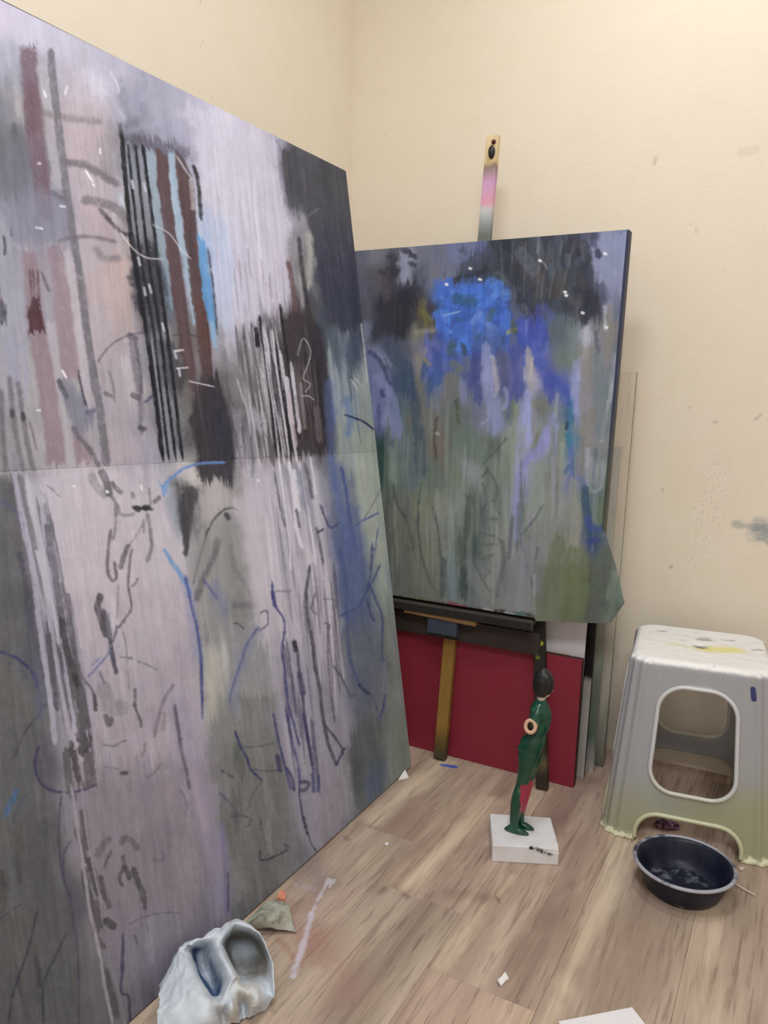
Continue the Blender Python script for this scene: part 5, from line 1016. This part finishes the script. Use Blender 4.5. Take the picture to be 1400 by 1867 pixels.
# ================================================================== plastic stool
SR, SHB, SHT, SH = math.radians(7.3), .186, .149, .42
def stool_half(z): return SHB+(SHT-SHB)*min(max(z/SH, 0), 1)
def sd_rr(u, z, cu, cz, hu, hz, r):
    qx, qz = abs(u-cu)-(hu-r), abs(z-cz)-(hz-r)
    return math.hypot(max(qx, 0), max(qz, 0))+min(max(qx, qz), 0)-r
def hole_sd(u, z):
    return min(sd_rr(u, z, 0, .243, .086-.05*(z-.243), .122, .055), sd_rr(u, z, 0, -.03, .112, .097, .05))
def face_pt(k, u, z, out=0.0):
    h = stool_half(z)+out; a = k*math.pi/2; x, y = u, -h
    return Vector((x*math.cos(a)-y*math.sin(a), x*math.sin(a)+y*math.cos(a), z))
NF, NC, NR = 40, 14, 66
def ring(z, half, rc, disp=True, snap=None):
    out = []
    for k in range(4):
        a = k*math.pi/2; fl = half-rc
        pts = []
        for i in range(NF):
            u = -fl+2*fl*i/NF; pts.append((u, -half, 0, -1, fl-abs(u), u))
        for i in range(NC):
            t_ = i/NC*math.pi/2; pts.append((fl+rc*math.sin(t_), -fl-rc*math.cos(t_), math.sin(t_), -math.cos(t_), -1, None))
        for (x, y, nx, ny, dist, u) in pts:
            zz = z
            if disp:
                if dist < 0: fl_ = .0030*math.cos((math.atan2(nx, -ny)-math.pi/4)*12.0)
                elif dist < .024: fl_ = .0030*math.cos((dist+.0)*2*math.pi/.016)*max(0, 1-dist/.024)
                else: fl_ = 0
                x += nx*fl_; y += ny*fl_
            ux = x
            if snap and u is not None:
                sd = hole_sd(x, z); e = .0008
                if abs(sd) < .0046:
                    gx = (hole_sd(x+e, z)-hole_sd(x-e, z))/(2*e); gz = (hole_sd(x, z+e)-hole_sd(x, z-e))/(2*e); g = gx*gx+gz*gz+1e-9
                    x -= gx*sd/g; zz = max(0.0, z-gz*sd/g); y = -stool_half(zz)-(half-stool_half(z))
            out.append((x*math.cos(a)-y*math.sin(a), x*math.sin(a)+y*math.cos(a), zz, ux, u is not None))
    return out
rows = []
for i in range(NR+1):
    z = i/NR*(SH-.014); lip = .006*max(0, 1-z/.012) if z < .012 else 0
    rows.append((ring(z, stool_half(z)+lip, .052-.010*z/SH, True, True), z))
for k in range(1, 7):
    t_ = k/6*math.pi/2; rows.append((ring(SH-.014+.014*math.sin(t_), stool_half(SH)-.014*(1-math.cos(t_)), .042, k < 4), None))
for hh, dz in ((.125, .0), (.115, -.0012), (.09, -.0015), (.06, -.0015), (.035, -.0016), (.024, -.0018), (.016, -.0022), (.0155, -.012)):
    rows.append((ring(SH+dz, hh, min(.040, hh*.99), False), None))
n = 4*(NF+NC); vs, fs = [], []
for r, z in rows: vs += [q[:3] for q in r]
for i in range(len(rows)-1):
    for j in range(n):
        j2 = (j+1) % n
        if rows[i+1][1] is not None or rows[i][1] is not None:
            zc = ((rows[i][1] or 0)+(rows[i+1][1] if rows[i+1][1] is not None else SH))/2
            if rows[i][0][j][4]:
                uc = (rows[i][0][j][3]+rows[i][0][j2][3])/2 if rows[i][0][j2][4] else rows[i][0][j][3]
                if hole_sd(uc, zc) < 0: continue
        fs.append((i*n+j, i*n+j2, (i+1)*n+j2, (i+1)*n+j))
t = NT('grey_plastic', .42, .45); o = t.obj(); sp = t.sep(o); n1 = t.noise(o, 9.0, 4.0, .6); n2 = t.noise(o, 70.0, 4.0, .7); n3 = t.noise(t.vm('MULTIPLY', o, (60, 60, 6)), 1.0, 3.0)
c = t.mix(n3, lin((156, 156, 160)), lin((170, 170, 174)))
olive = t.maprange(t.math('MULTIPLY_ADD', n1, -.16, t.math('MULTIPLY_ADD', sp[0], -.35, sp[2])), .13, -.03, 0, .85)
front = t.maprange(sp[1], -.10, -.15, 0, 1)
c = t.mix(t.math('MULTIPLY', olive, front), c, lin((160, 160, 124)))
topm = t.maprange(t.math('MULTIPLY_ADD', n2, .010, sp[2]), SH-.010, SH-.001)
n4 = t.noise(t.vm('MULTIPLY', o, (22, 90, 1)), 1.0, 4.0, .7)
wt = t.mix(t.maprange(n4, .50, .72, 0, .7), lin((240, 238, 236)), lin((204, 202, 204)))
wt = t.mix(t.maprange(t.noise(o, 90.0, 3.0), .66, .76, 0, .5), wt, lin((146, 146, 152)))
ye = t.capsule(o, (.015, -.02, SH), (.075, .0, SH), .022, .016, n2, .06); wt = t.mix(t.math('MULTIPLY', ye, 1.0), wt, lin((232, 224, 150)))
ye2 = t.capsule(o, (-.06, -.01, SH), (-.02, -.02, SH), .004, .016, n2, .05); wt = t.mix(t.math('MULTIPLY', ye2, .6), wt, lin((220, 216, 160)))
for (x, y, r) in ((0.0, .055, .008), (.055, .075, .005), (-.10, .085, .004), (.0, .07, .004), (.115, .02, .004)): wt = t.mix(t.math('MULTIPLY', t.capsule(o, (x, y, SH), (x+.02, y+.004, SH), r, .005, n2, .02), .7), wt, lin((112, 110, 100)))
c = t.mix(topm, c, wt)
bl = t.capsule(o, (.110, -.1535, .360), (.107, -.1520, .383), .0055, .0015, n2, .004); c = t.mix(bl, c, lin((52, 56, 110)))
foot = t.math('MULTIPLY', t.maprange(t.math('MULTIPLY_ADD', n2, -.05, sp[2]), -.012, -.020), front); c = t.mix(foot, c, lin((226, 222, 190)))
t.color(c); t.bump(n2, .08, .001); M_stool = t.m
t = NT('highlit_rim', .35, .5); o = t.obj(); sz = t.sep(o)[2]; n1 = t.noise(o, 12.0, 3.0)  # plastic coloured paler to imitate light caught on the rims
t.color(t.mix(t.maprange(t.math('MULTIPLY_ADD', n1, .05, sz), .20, .10), lin((206, 206, 208)), lin((198, 198, 164)))); M_srim = t.m
st = empty('plastic_stool', (-.1845, 1.935, .0015), SR); tag(st, 'grey plastic stool with a paint-stained white top by the back wall', 'stool')
so = link('shell', mesh('shell', vs, fs, True), M_stool, st); md = so.modifiers.new('thick', 'SOLIDIFY'); md.thickness = .0032; md.offset = -1
for k in range(4):
    cl = []; N_ = 96
    for i in range(N_):                       # rounded window outline, walked by angle
        a = 2*math.pi*i/N_; lo, hi = 0.0, .3
        for _ in range(40):
            m = (lo+hi)/2
            if sd_rr(m*math.cos(a), .243+m*math.sin(a), 0, .243, .086-.05*m*math.sin(a), .122, .055) < 0: lo = m
            else: hi = m
        cl.append(face_pt(k, lo*math.cos(a), .243+lo*math.sin(a), .0012))
    link('window_rim', tube('window_rim', cl, .0050, 8, True), M_srim, st)
    ar = []
    for i in range(41):
        a = math.pi*i/40; lo, hi = 0.0, .3
        for _ in range(40):
            m = (lo+hi)/2
            if sd_rr(m*math.cos(a), m*math.sin(a), 0, -.03, .112, .097, .05) < 0: lo = m
            else: hi = m
        ar.append(face_pt(k, lo*math.cos(a), max(lo*math.sin(a), .004), .0012))
    link('arch_rim', tube('arch_rim', ar, .0052, 8), M_srim, st)

# ================================================================== bowl
bo = empty('paint_bowl', (-.148, 1.598, 0.0)); tag(bo, 'dark navy plastic bowl with a worn pale rim in front of the stool', 'bowl')
t = NT('navy_plastic', .38, .25); o = t.obj(); n1 = t.noise(o, 26.0, 4.0, .65); n2 = t.noise(t.vm('MULTIPLY', o, (40, 40, 8)), 1.0, 3.0)
c = t.mix(t.maprange(n2, .4, .75, 0, .5), lin((24, 27, 44)), lin((50, 52, 66)))
fl = t.math('MULTIPLY', t.maprange(t.sep(o)[2], .012, .006), t.maprange(n1, .50, .66)); c = t.mix(t.math('MULTIPLY', fl, .55), c, lin((128, 132, 142)))
t.color(c); t.bump(n1, .1, .001); M_bowl = t.m
t = NT('worn_rim', .5, .4); o = t.obj(); n1 = t.noise(o, 11.0, 4.0, .7); t.color(t.mix(t.maprange(n1, .36, .52), lin((58, 58, 72)), lin((164, 164, 174)))); M_rim = t.m
link('bowl_wall', lathe('bowl_wall', [(.0, .001), (.068, .001), (.072, .004), (.080, .020), (.088, .040), (.0935, .056), (.0955, .060), (.0930, .0605), (.0885, .054), (.083, .040), (.076, .022), (.069, .009), (.060, .006), (0, .006)], 80), M_bowl, bo)
link('rim', lathe('rim', [(.0930, .0600), (.0945, .0625), (.0985, .0625), (.1010, .0600), (.1000, .0575), (.0958, .0578)], 80), M_rim, bo)

# ================================================================== figurine on its plaster block
fg = empty('figurine', (-.487, 1.572, 0.0), math.radians(4)); tag(fg, 'slender armless green figurine with black hair standing on a white block', 'figurine')
zb = .040
def zz(y): return zb+(1510-y)*.000287            # heights measured from the soles
def xx(x): return (x-430)*.00026
bm = bmesh.new()
def loft(secs, nseg=16):
    """secs: (x, y, z, rx, ry) ellipses joined into a closed skin"""
    rings = []
    for (x, y, z, rx, ry) in secs:
        rings.append([bm.verts.new((x+rx*math.cos(2*math.pi*k/nseg), y+ry*math.sin(2*math.pi*k/nseg), z)) for k in range(nseg)])
    for a, b in zip(rings[:-1], rings[1:]):
        for k in range(nseg): bm.faces.new((a[k], a[(k+1) % nseg], b[(k+1) % nseg], b[k]))
    bm.faces.new(rings[0][::-1]); bm.faces.new(rings[-1])
for sgn, dx in ((-1, 0), (1, .006)):
    cy = sgn*.0125
    loft([(xx(378)+dx, cy, zz(1480), .010, .008), (xx(375)+dx, cy, zz(1420), .0105, .009), (xx(378)+dx, cy, zz(1370), .0115, .0095), (xx(388)+dx, cy, zz(1280), .0140, .0115), (xx(402)+dx, cy, zz(1210), .0150, .0120), (xx(425)+dx, cy, zz(1110), .0135, .0115), (xx(440)+dx, cy, zz(1040), .0150, .0125), (xx(458)+dx, cy, zz(950), .0185, .0145), (xx(468)+dx*.5, cy*.95, zz(870), .0230, .0165), (xx(475), cy*.9, zz(800), .0250, .0170)])
    loft([(xx(352)+dx, cy, zz(1508), .012, .008), (xx(356)+dx, cy, zz(1490), .0125, .0085), (xx(370)+dx, cy, zz(1460), .011, .008)], 14)
    loft([(xx(400)+dx, cy, zz(1509), .030, .0095), (xx(398)+dx, cy, zz(1492), .027, .0090), (xx(385)+dx, cy, zz(1468), .016, .008)], 16)
loft([(xx(478), 0, zz(850), .022, .026), (xx(478), 0, zz(800), .0275, .0300), (xx(492), 0, zz(745), .0265, .0290), (xx(525), 0, zz(690), .0190, .0225), (xx(545), 0, zz(640), .0190, .0220), (xx(545), 0, zz(580), .0225, .0260), (xx(540), 0, zz(530), .0235, .0300), (xx(530), 0, zz(480), .0200, .0320), (xx(532), 0, zz(445), .0150, .0240), (xx(540), 0, zz(415), .0090, .0100), (xx(542), 0, zz(370), .0090, .0095)], 20)
for sgn in (-1, 1):
    loft([(xx(590), sgn*.012, zz(600), .004, .004), (xx(588), sgn*.012, zz(575), .011, .010), (xx(580), sgn*.012, zz(550), .010, .010), (xx(570), sgn*.012, zz(520), .003, .003)], 12)
    loft([(xx(430), sgn*.012, zz(850), .006, .006), (xx(424), sgn*.012, zz(810), .015, .013), (xx(436), sgn*.012, zz(765), .011, .010)], 12)
    loft([(xx(520), sgn*.033, zz(620), .006, .006), (xx(518), sgn*.033, zz(590), .0115, .008), (xx(520), sgn*.031, zz(540), .0130, .010), (xx(528), sgn*.026, zz(480), .011, .010)], 14)
loft([(xx(560), 0, zz(400), .006, .006), (xx(562), 0, zz(370), .0135, .0120), (xx(560), 0, zz(320), .0165, .0150), (xx(553), 0, zz(260), .0175, .0160), (xx(550), 0, zz(215), .0140, .0130), (xx(548), 0, zz(190), .007, .007)], 16)
loft([(xx(620), 0, zz(345), .003, .003), (xx(624), 0, zz(335), .004, .003), (xx(618), 0, zz(310), .002, .002)], 8)
bmesh.ops.recalc_face_normals(bm, faces=bm.faces); me = bpy.data.meshes.new('body'); bm.to_mesh(me); bm.free()
t = NT('glossy_green_paint', .22, .6); o = t.obj(); sp = t.sep(o); n1 = t.noise(o, 38.0, 4.0, .6); n2 = t.noise(t.vm('MULTIPLY', o, (60, 60, 14)), 1.0, 3.0)
c = t.mix(t.maprange(n1, .45, .7), lin((10, 66, 50)), lin((22, 86, 62)))
c = t.mix(t.maprange(n2, .60, .70, 0, .7), c, lin((92, 132, 88)))
rl = t.math('MULTIPLY', t.maprange(t.math('MULTIPLY_ADD', n1, .03, sp[0]), .012, .016), t.math('MULTIPLY', t.maprange(sp[2], .165, .155), t.maprange(sp[2], .075, .082))); c = t.mix(rl, c, lin((168, 46, 76)))
rr_ = t.math('MULTIPLY', t.maprange(t.math('MULTIPLY_ADD', n1, -.012, sp[0]), -.028, -.032), t.math('MULTIPLY', t.maprange(sp[2], .16, .15), t.maprange(sp[2], .085, .095))); c = t.mix(t.math('MULTIPLY', rr_, .8), c, lin((140, 40, 56)))
nk = t.math('MULTIPLY', t.maprange(sp[2], zz(418), zz(405)), 1.0); c = t.mix(nk, c, lin((206, 188, 170)))
t.color(c); M_green = t.m
body = link('body', me, M_green, fg)
md = body.modifiers.new('skin', 'REMESH'); md.mode = 'VOXEL'; md.voxel_size = .0016; md.use_smooth_shade = True
md = body.modifiers.new('soft', 'SMOOTH'); md.factor = .5; md.iterations = 10
bm = bmesh.new()
loft([(xx(545), 0, zz(392), .008, .010), (xx(540), 0, zz(375), .0150, .0165), (xx(538), 0, zz(330), .0195, .0190), (xx(542), 0, zz(265), .0205, .0190), (xx(548), 0, zz(215), .0165, .0155), (xx(548), 0, zz(180), .0095, .0095), (xx(546), 0, zz(168), .003, .003)], 20)
loft([(xx(592), 0, zz(362), .006, .012), (xx(594), 0, zz(330), .0105, .0155), (xx(594), 0, zz(265), .0120, .0170), (xx(582), 0, zz(220), .0105, .0145), (xx(565), 0, zz(185), .006, .008)], 16)
bmesh.ops.recalc_face_normals(bm, faces=bm.faces); me = bpy.data.meshes.new('hair'); bm.to_mesh(me); bm.free()
hair = link('hair', me, plain('black_hair_paint', (20, 20, 22), .35, .5, .5, 90, .4), fg)
md = hair.modifiers.new('skin', 'REMESH'); md.mode = 'VOXEL'; md.voxel_size = .0016; md.use_smooth_shade = True
md = hair.modifiers.new('soft', 'SMOOTH'); md.factor = .5; md.iterations = 4
for sgn in (-1, 1):
    ringp = [Vector((xx(497)+.0105*math.cos(a), sgn*.0405-sgn*.003*math.sin(a), zz(585)+.0125*math.sin(a))) for a in [2*math.pi*i/28 for i in range(28)]]
    so_ = link('arm_socket', tube('arm_socket', ringp, .0042, 8, True), plain('cream_plaster', (212, 172, 146), .7), fg)
    dk = lathe('socket_shade_disc', [(0, 0), (.0085, 0), (.0085, .002), (0, .002)], 20); dk.transform(Matrix.Rotation(math.radians(90), 4, 'X')); dk.transform(Matrix.Translation((xx(497), sgn*.0395+.001, zz(585))))
    link('socket_shade_disc', dk, plain('socket_shade', (34, 30, 24), .8), so_)  # dark disc stands in for the shade inside the empty socket
blk = box_mesh('plaster_block', -.0695, .0695, -.0645, .0645, 0, .0395, 0)
bm = bmesh.new(); bm.from_mesh(blk)
for v in bm.verts:
    if v.co.x > .06 and v.co.y < -.05: v.co.x += .004; v.co.y += .004
bmesh.ops.bevel(bm, geom=bm.edges[:], offset=.0022, segments=2, affect='EDGES', profile=.5)
bmesh.ops.subdivide_edges(bm, edges=[e for e in bm.edges if e.calc_length() > .03], cuts=6, use_grid_fill=True)
for v in bm.verts:
    if v.co.x > .045 and v.co.y < -.05 and v.co.z > .03:
        k = min(1, (v.co.x-.045)/.03); v.co.z -= .006*k; v.co.y += .004*k
bm.to_mesh(blk); bm.free()
t = NT('white_plaster', .7, .25); o = t.obj(); n1 = t.noise(o, 24.0, 4.0); n2 = t.noise(o, 90.0, 4.0, .7)
c = t.mix(t.maprange(n1, .4, .7, 0, .5), lin((226, 224, 226)), lin((208, 204, 202)))
chip = t.capsule(o, (.014, -.066, .0395), (.054, -.066, .0250), .0060, .003, n2, .018); c = t.mix(chip, c, lin((34, 30, 32)))
c = t.mix(t.capsule(o, (.037, -.0665, .037), (.040, -.0665, .034), .0018, .001), c, lin((230, 228, 228)))
t.color(c); t.bump(n2, .25, .0015)
pb = link('plaster_block', blk, t.m, fg); pb.rotation_euler = (0, 0, math.radians(23.4-4)); pb.location = (0.002, .001, 0)

# ================================================================== rags and scraps on the floor
def at(x, y, h=0.0):
    d = sight(x, y); return CAM+d*((h-CAM[2])/d[2])
def net(ctrl, n=12):
    C_ = np.array([[at(x, y, h) for (x, y, h) in row] for row in ctrl])
    def up(A):
        m = A.shape[0]; t = np.linspace(0, m-1, (m-1)*n+1); out = []
        for q in t:
            i = min(int(q), m-2); f = q-i
            p0, p1, p2, p3 = A[max(i-1, 0)], A[i], A[i+1], A[min(i+2, m-1)]
            out.append(.5*(2*p1+(-p0+p2)*f+(2*p0-5*p1+4*p2-p3)*f*f+(-p0+3*p1-3*p2+p3)*f**3))
        return np.array(out)
    return np.swapaxes(up(np.swapaxes(up(C_), 0, 1)), 0, 1)
def cloth(name, label, ctrl, mat, cat, wr=.004, n=12, seed=1, keep=-.85):
    G = net(ctrl, n); org = G.reshape(-1, 3).mean(0); org[2] = 0
    ny, nx = G.shape[:2]; r = np.random.RandomState(seed)
    jj, ii = np.meshgrid(np.arange(nx)/n, np.arange(ny)/n)
    G[..., 2] += wr*(fbm(ii*1.1+5, jj*1.6, seed, 3)+.7*np.abs(fbm(ii*.7+jj*1.3, jj*.9-ii*.6, seed+3, 2))); G[..., 0] += wr*.7*fbm(ii*1.3, jj*1.3+9, seed+7, 3)
    G[..., 2] = np.maximum(G[..., 2], .0025)
    G[..., 0] = np.maximum(G[..., 0], keep-.1493*np.clip(G[..., 2], 0, 1)+.003)
    idx = lambda i, j: i*nx+j
    fs = [(idx(i, j), idx(i, j+1), idx(i+1, j+1), idx(i+1, j)) for i in range(ny-1) for j in range(nx-1)]
    o = link(name, mesh(name, (G-org).reshape(-1, 3), fs, True), mat); o.location = org
    md = o.modifiers.new('thick', 'SOLIDIFY'); md.thickness = .0015; md.offset = 0
    return tag(o, label, cat)
t = NT('stained_shaded_cotton', .9, .1); p = t.pos(); n1 = t.noise(p, 22.0, 4.0, .6); n2 = t.noise(p, 300.0, 2.0)
c = t.mix(n1, lin((216, 220, 226)), lin((196, 206, 218)))
w_ = t.noise(p, 14.0, 3.0)
def rag_tone(a, b, r, soft, col, f):
    global c
    m = t.capsule(p, tuple(a), tuple(b), r, soft, w_, .05); c = t.mix(t.math('MULTIPLY', m, f), c, lin(col))
rag_tone(at(430, 1700, .05), at(475, 1760, .03), .038, .025, (128, 122, 112), .95)  # grey-tan tone paints the shade inside the rag's pocket
rag_tone(at(440, 1860, .04), at(450, 1800, .05), .022, .02, (206, 202, 192), .9)
rag_tone(at(352, 1735, .04), at(385, 1800, .04), .015, .012, (66, 94, 132), 1.0)
rag_tone(at(320, 1820, .05), at(330, 1860, .05), .014, .02, (166, 190, 212), .6)
rag_tone(at(305, 1772, .04), at(312, 1775, .04), .004, .004, (96, 110, 118), .8)
t.color(t.mix(t.maprange(n2, .4, .7, 0, .12), c, (.2, .2, .2, 1))); t.bump(n2, .3, .001); M_rag = t.m
cloth('rag', 'large crumpled white and blue stained rag under the biggest painting', [
    [(296, 1788, .010), (316, 1752, .020), (332, 1722, .044), (364, 1712, .062), (398, 1694, .080), (426, 1680, .088), (456, 1690, .080), (482, 1718, .060)],
    [(292, 1796, .046), (318, 1748, .066), (334, 1724, .082), (366, 1716, .078), (402, 1702, .084), (430, 1690, .094), (468, 1702, .086), (492, 1742, .060)],
    [(290, 1812, .060), (322, 1762, .078), (340, 1742, .072), (366, 1746, .012), (398, 1726, .076), (424, 1722, .012), (466, 1728, .016), (498, 1768, .056)],
    [(288, 1832, .064), (326, 1790, .086), (352, 1772, .080), (376, 1780, .006), (408, 1752, .084), (428, 1758, .004), (468, 1762, .012), (500, 1798, .046)],
    [(287, 1850, .062), (328, 1822, .084), (364, 1802, .090), (392, 1812, .030), (426, 1780, .080), (440, 1786, .020), (472, 1790, .034), (498, 1820, .030)],
    [(286, 1872, .052), (330, 1856, .072), (376, 1830, .088), (404, 1826, .070), (420, 1806, .064), (446, 1806, .060), (472, 1812, .052), (490, 1834, .010)],
    [(285, 1900, .030), (334, 1890, .050), (384, 1862, .070), (404, 1852, .034), (424, 1842, .062), (440, 1832, .018), (462, 1838, .036), (478, 1846, .0)],
    [(284, 1935, .002), (338, 1925, .006), (392, 1898, .012), (408, 1880, .006), (428, 1868, .014), (444, 1858, .002), (456, 1856, .006), (468, 1852, .0)]], M_rag, 'rag', .0065, 12, 5)
t = NT('grey_stiff_cotton', .9, .1); p = t.pos(); n1 = t.noise(p, 40.0, 4.0, .65); n2 = t.noise(p, 260.0, 2.0)
t.color(t.mix(t.maprange(n1, .42, .68), lin((178, 178, 166)), lin((128, 128, 114)))); t.bump(t.math('ADD', n1, n2), .3, .002); M_rag2 = t.m
cloth('rag_scrap', 'small stiff grey rag scrap beside the crumpled rag', [
    [(452, 1678, .026), (468, 1662, .036), (488, 1644, .040), (506, 1640, .036), (524, 1646, .026)],
    [(446, 1688, .026), (464, 1672, .042), (486, 1658, .046), (510, 1656, .042), (530, 1664, .024)],
    [(448, 1692, .012), (462, 1682, .030), (484, 1674, .036), (512, 1676, .028), (534, 1684, .010)],
    [(458, 1698, .002), (474, 1692, .012), (490, 1692, .016), (512, 1696, .008), (540, 1701, .001)]], M_rag2, 'rag', .003, 10, 9, -.858)
M_paper = plain('white_paper', (232, 228, 226), .8, .15, .03, 60)
def paper(name, label, pts, h, mat, cat='scrap', group=None, lift=None, folds=None):
    w = [at(x, y, 0) for x, y in pts]; c_ = np.mean(w, 0); n = len(w)
    lift = lift or [0]*n
    vs = [(p-c_)+np.array([0, 0, .0012+l]) for p, l in zip(w, lift)]+[(p-c_)+np.array([0, 0, .0012+l+h]) for p, l in zip(w, lift)]
    fs = [tuple(range(n))[::-1], tuple(range(n, 2*n))]+[(i, (i+1) % n, n+(i+1) % n, n+i) for i in range(n)]
    o = link(name, fix_normals(mesh(name, vs, fs)), mat); o.location = c_; return tag(o, label, cat, group)
t = NT('sketch_paper', .75, .2); p = t.pos(); n1 = t.noise(p, 30.0, 3.0); c = t.mix(n1, lin((236, 230, 228)), lin((226, 224, 230)))
for A, B in ((at(1095, 1856), at(1112, 1857)), (at(1112, 1857), at(1124, 1862)), (at(1124, 1862), at(1128, 1870))): c = t.mix(t.math('MULTIPLY', t.capsule(p, tuple(A), tuple(B), .0006, .0012), .6), c, lin((150, 150, 162)))
t.color(c)
paper('paper_sheet', 'white sheet of paper with a faint pencil curve at the bottom edge', [(1018, 1864), (1152, 1838), (1186, 1882), (1215, 1930), (1060, 1960)], .0006, t.m, 'paper')
paper('paper_scrap', 'white torn paper scrap on the boards between rag and bowl', [(906, 1790), (914, 1787), (920, 1782), (927, 1788), (921, 1793), (914, 1801), (908, 1797)], .004, M_paper, 'paper scrap', None, [0, .002, .006, 0, .001, 0, .004])
paper('paper_corner', 'small white paper corner at the foot of the biggest painting', [(726, 1424), (738, 1412), (745, 1420)], .003, M_paper, 'paper scrap', None, [0, .010, 0])
paper('plaster_crumb', 'tiny white crumb on the boards near the biggest painting', [(701, 1541), (705, 1538), (709, 1541), (704, 1544)], .003, M_paper, 'crumb')
paper('paint_flake', 'small orange and white paint flake above the grey rag scrap', [(505, 1642), (512, 1632), (521, 1636), (520, 1646)], .006, plain('orange_flake', (214, 140, 112), .7, .2, .5, 120), 'flake', None, [0, .006, .003, 0])
paper('pale_flake', 'pale pinkish flake on the boards right of the bowl', [(1346, 1584), (1354, 1582), (1358, 1586), (1350, 1589)], .002, plain('pale_flake', (206, 186, 176), .7), 'flake')
a, b = at(1326, 1604, .004), at(1376, 1632, .004)
stk = link('thin_stick', tube('thin_stick', [Vector(a-a), Vector((b-a)*.5), Vector(b-a)], .0016, 8), plain('pale_stick', (214, 196, 182), .7)); stk.location = a; tag(stk, 'thin pale stick lying on the boards beside the bowl', 'stick')
t = NT('purple_tissue', .8, .2); n1 = t.noise(t.obj(), 60.0, 3.0); t.color(t.mix(t.maprange(n1, .4, .6), lin((62, 34, 60)), lin((150, 112, 140)))); 
cloth('purple_scrap', 'crumpled purple scrap lying under the stool', [
    [(1196, 1497, .004), (1206, 1494, .012), (1220, 1496, .010), (1236, 1500, .003)],
    [(1194, 1502, .010), (1206, 1500, .022), (1222, 1502, .018), (1238, 1506, .006)],
    [(1196, 1510, .002), (1208, 1510, .006), (1224, 1511, .006), (1238, 1513, .002)]], t.m, 'scrap', .003, 8, 21)
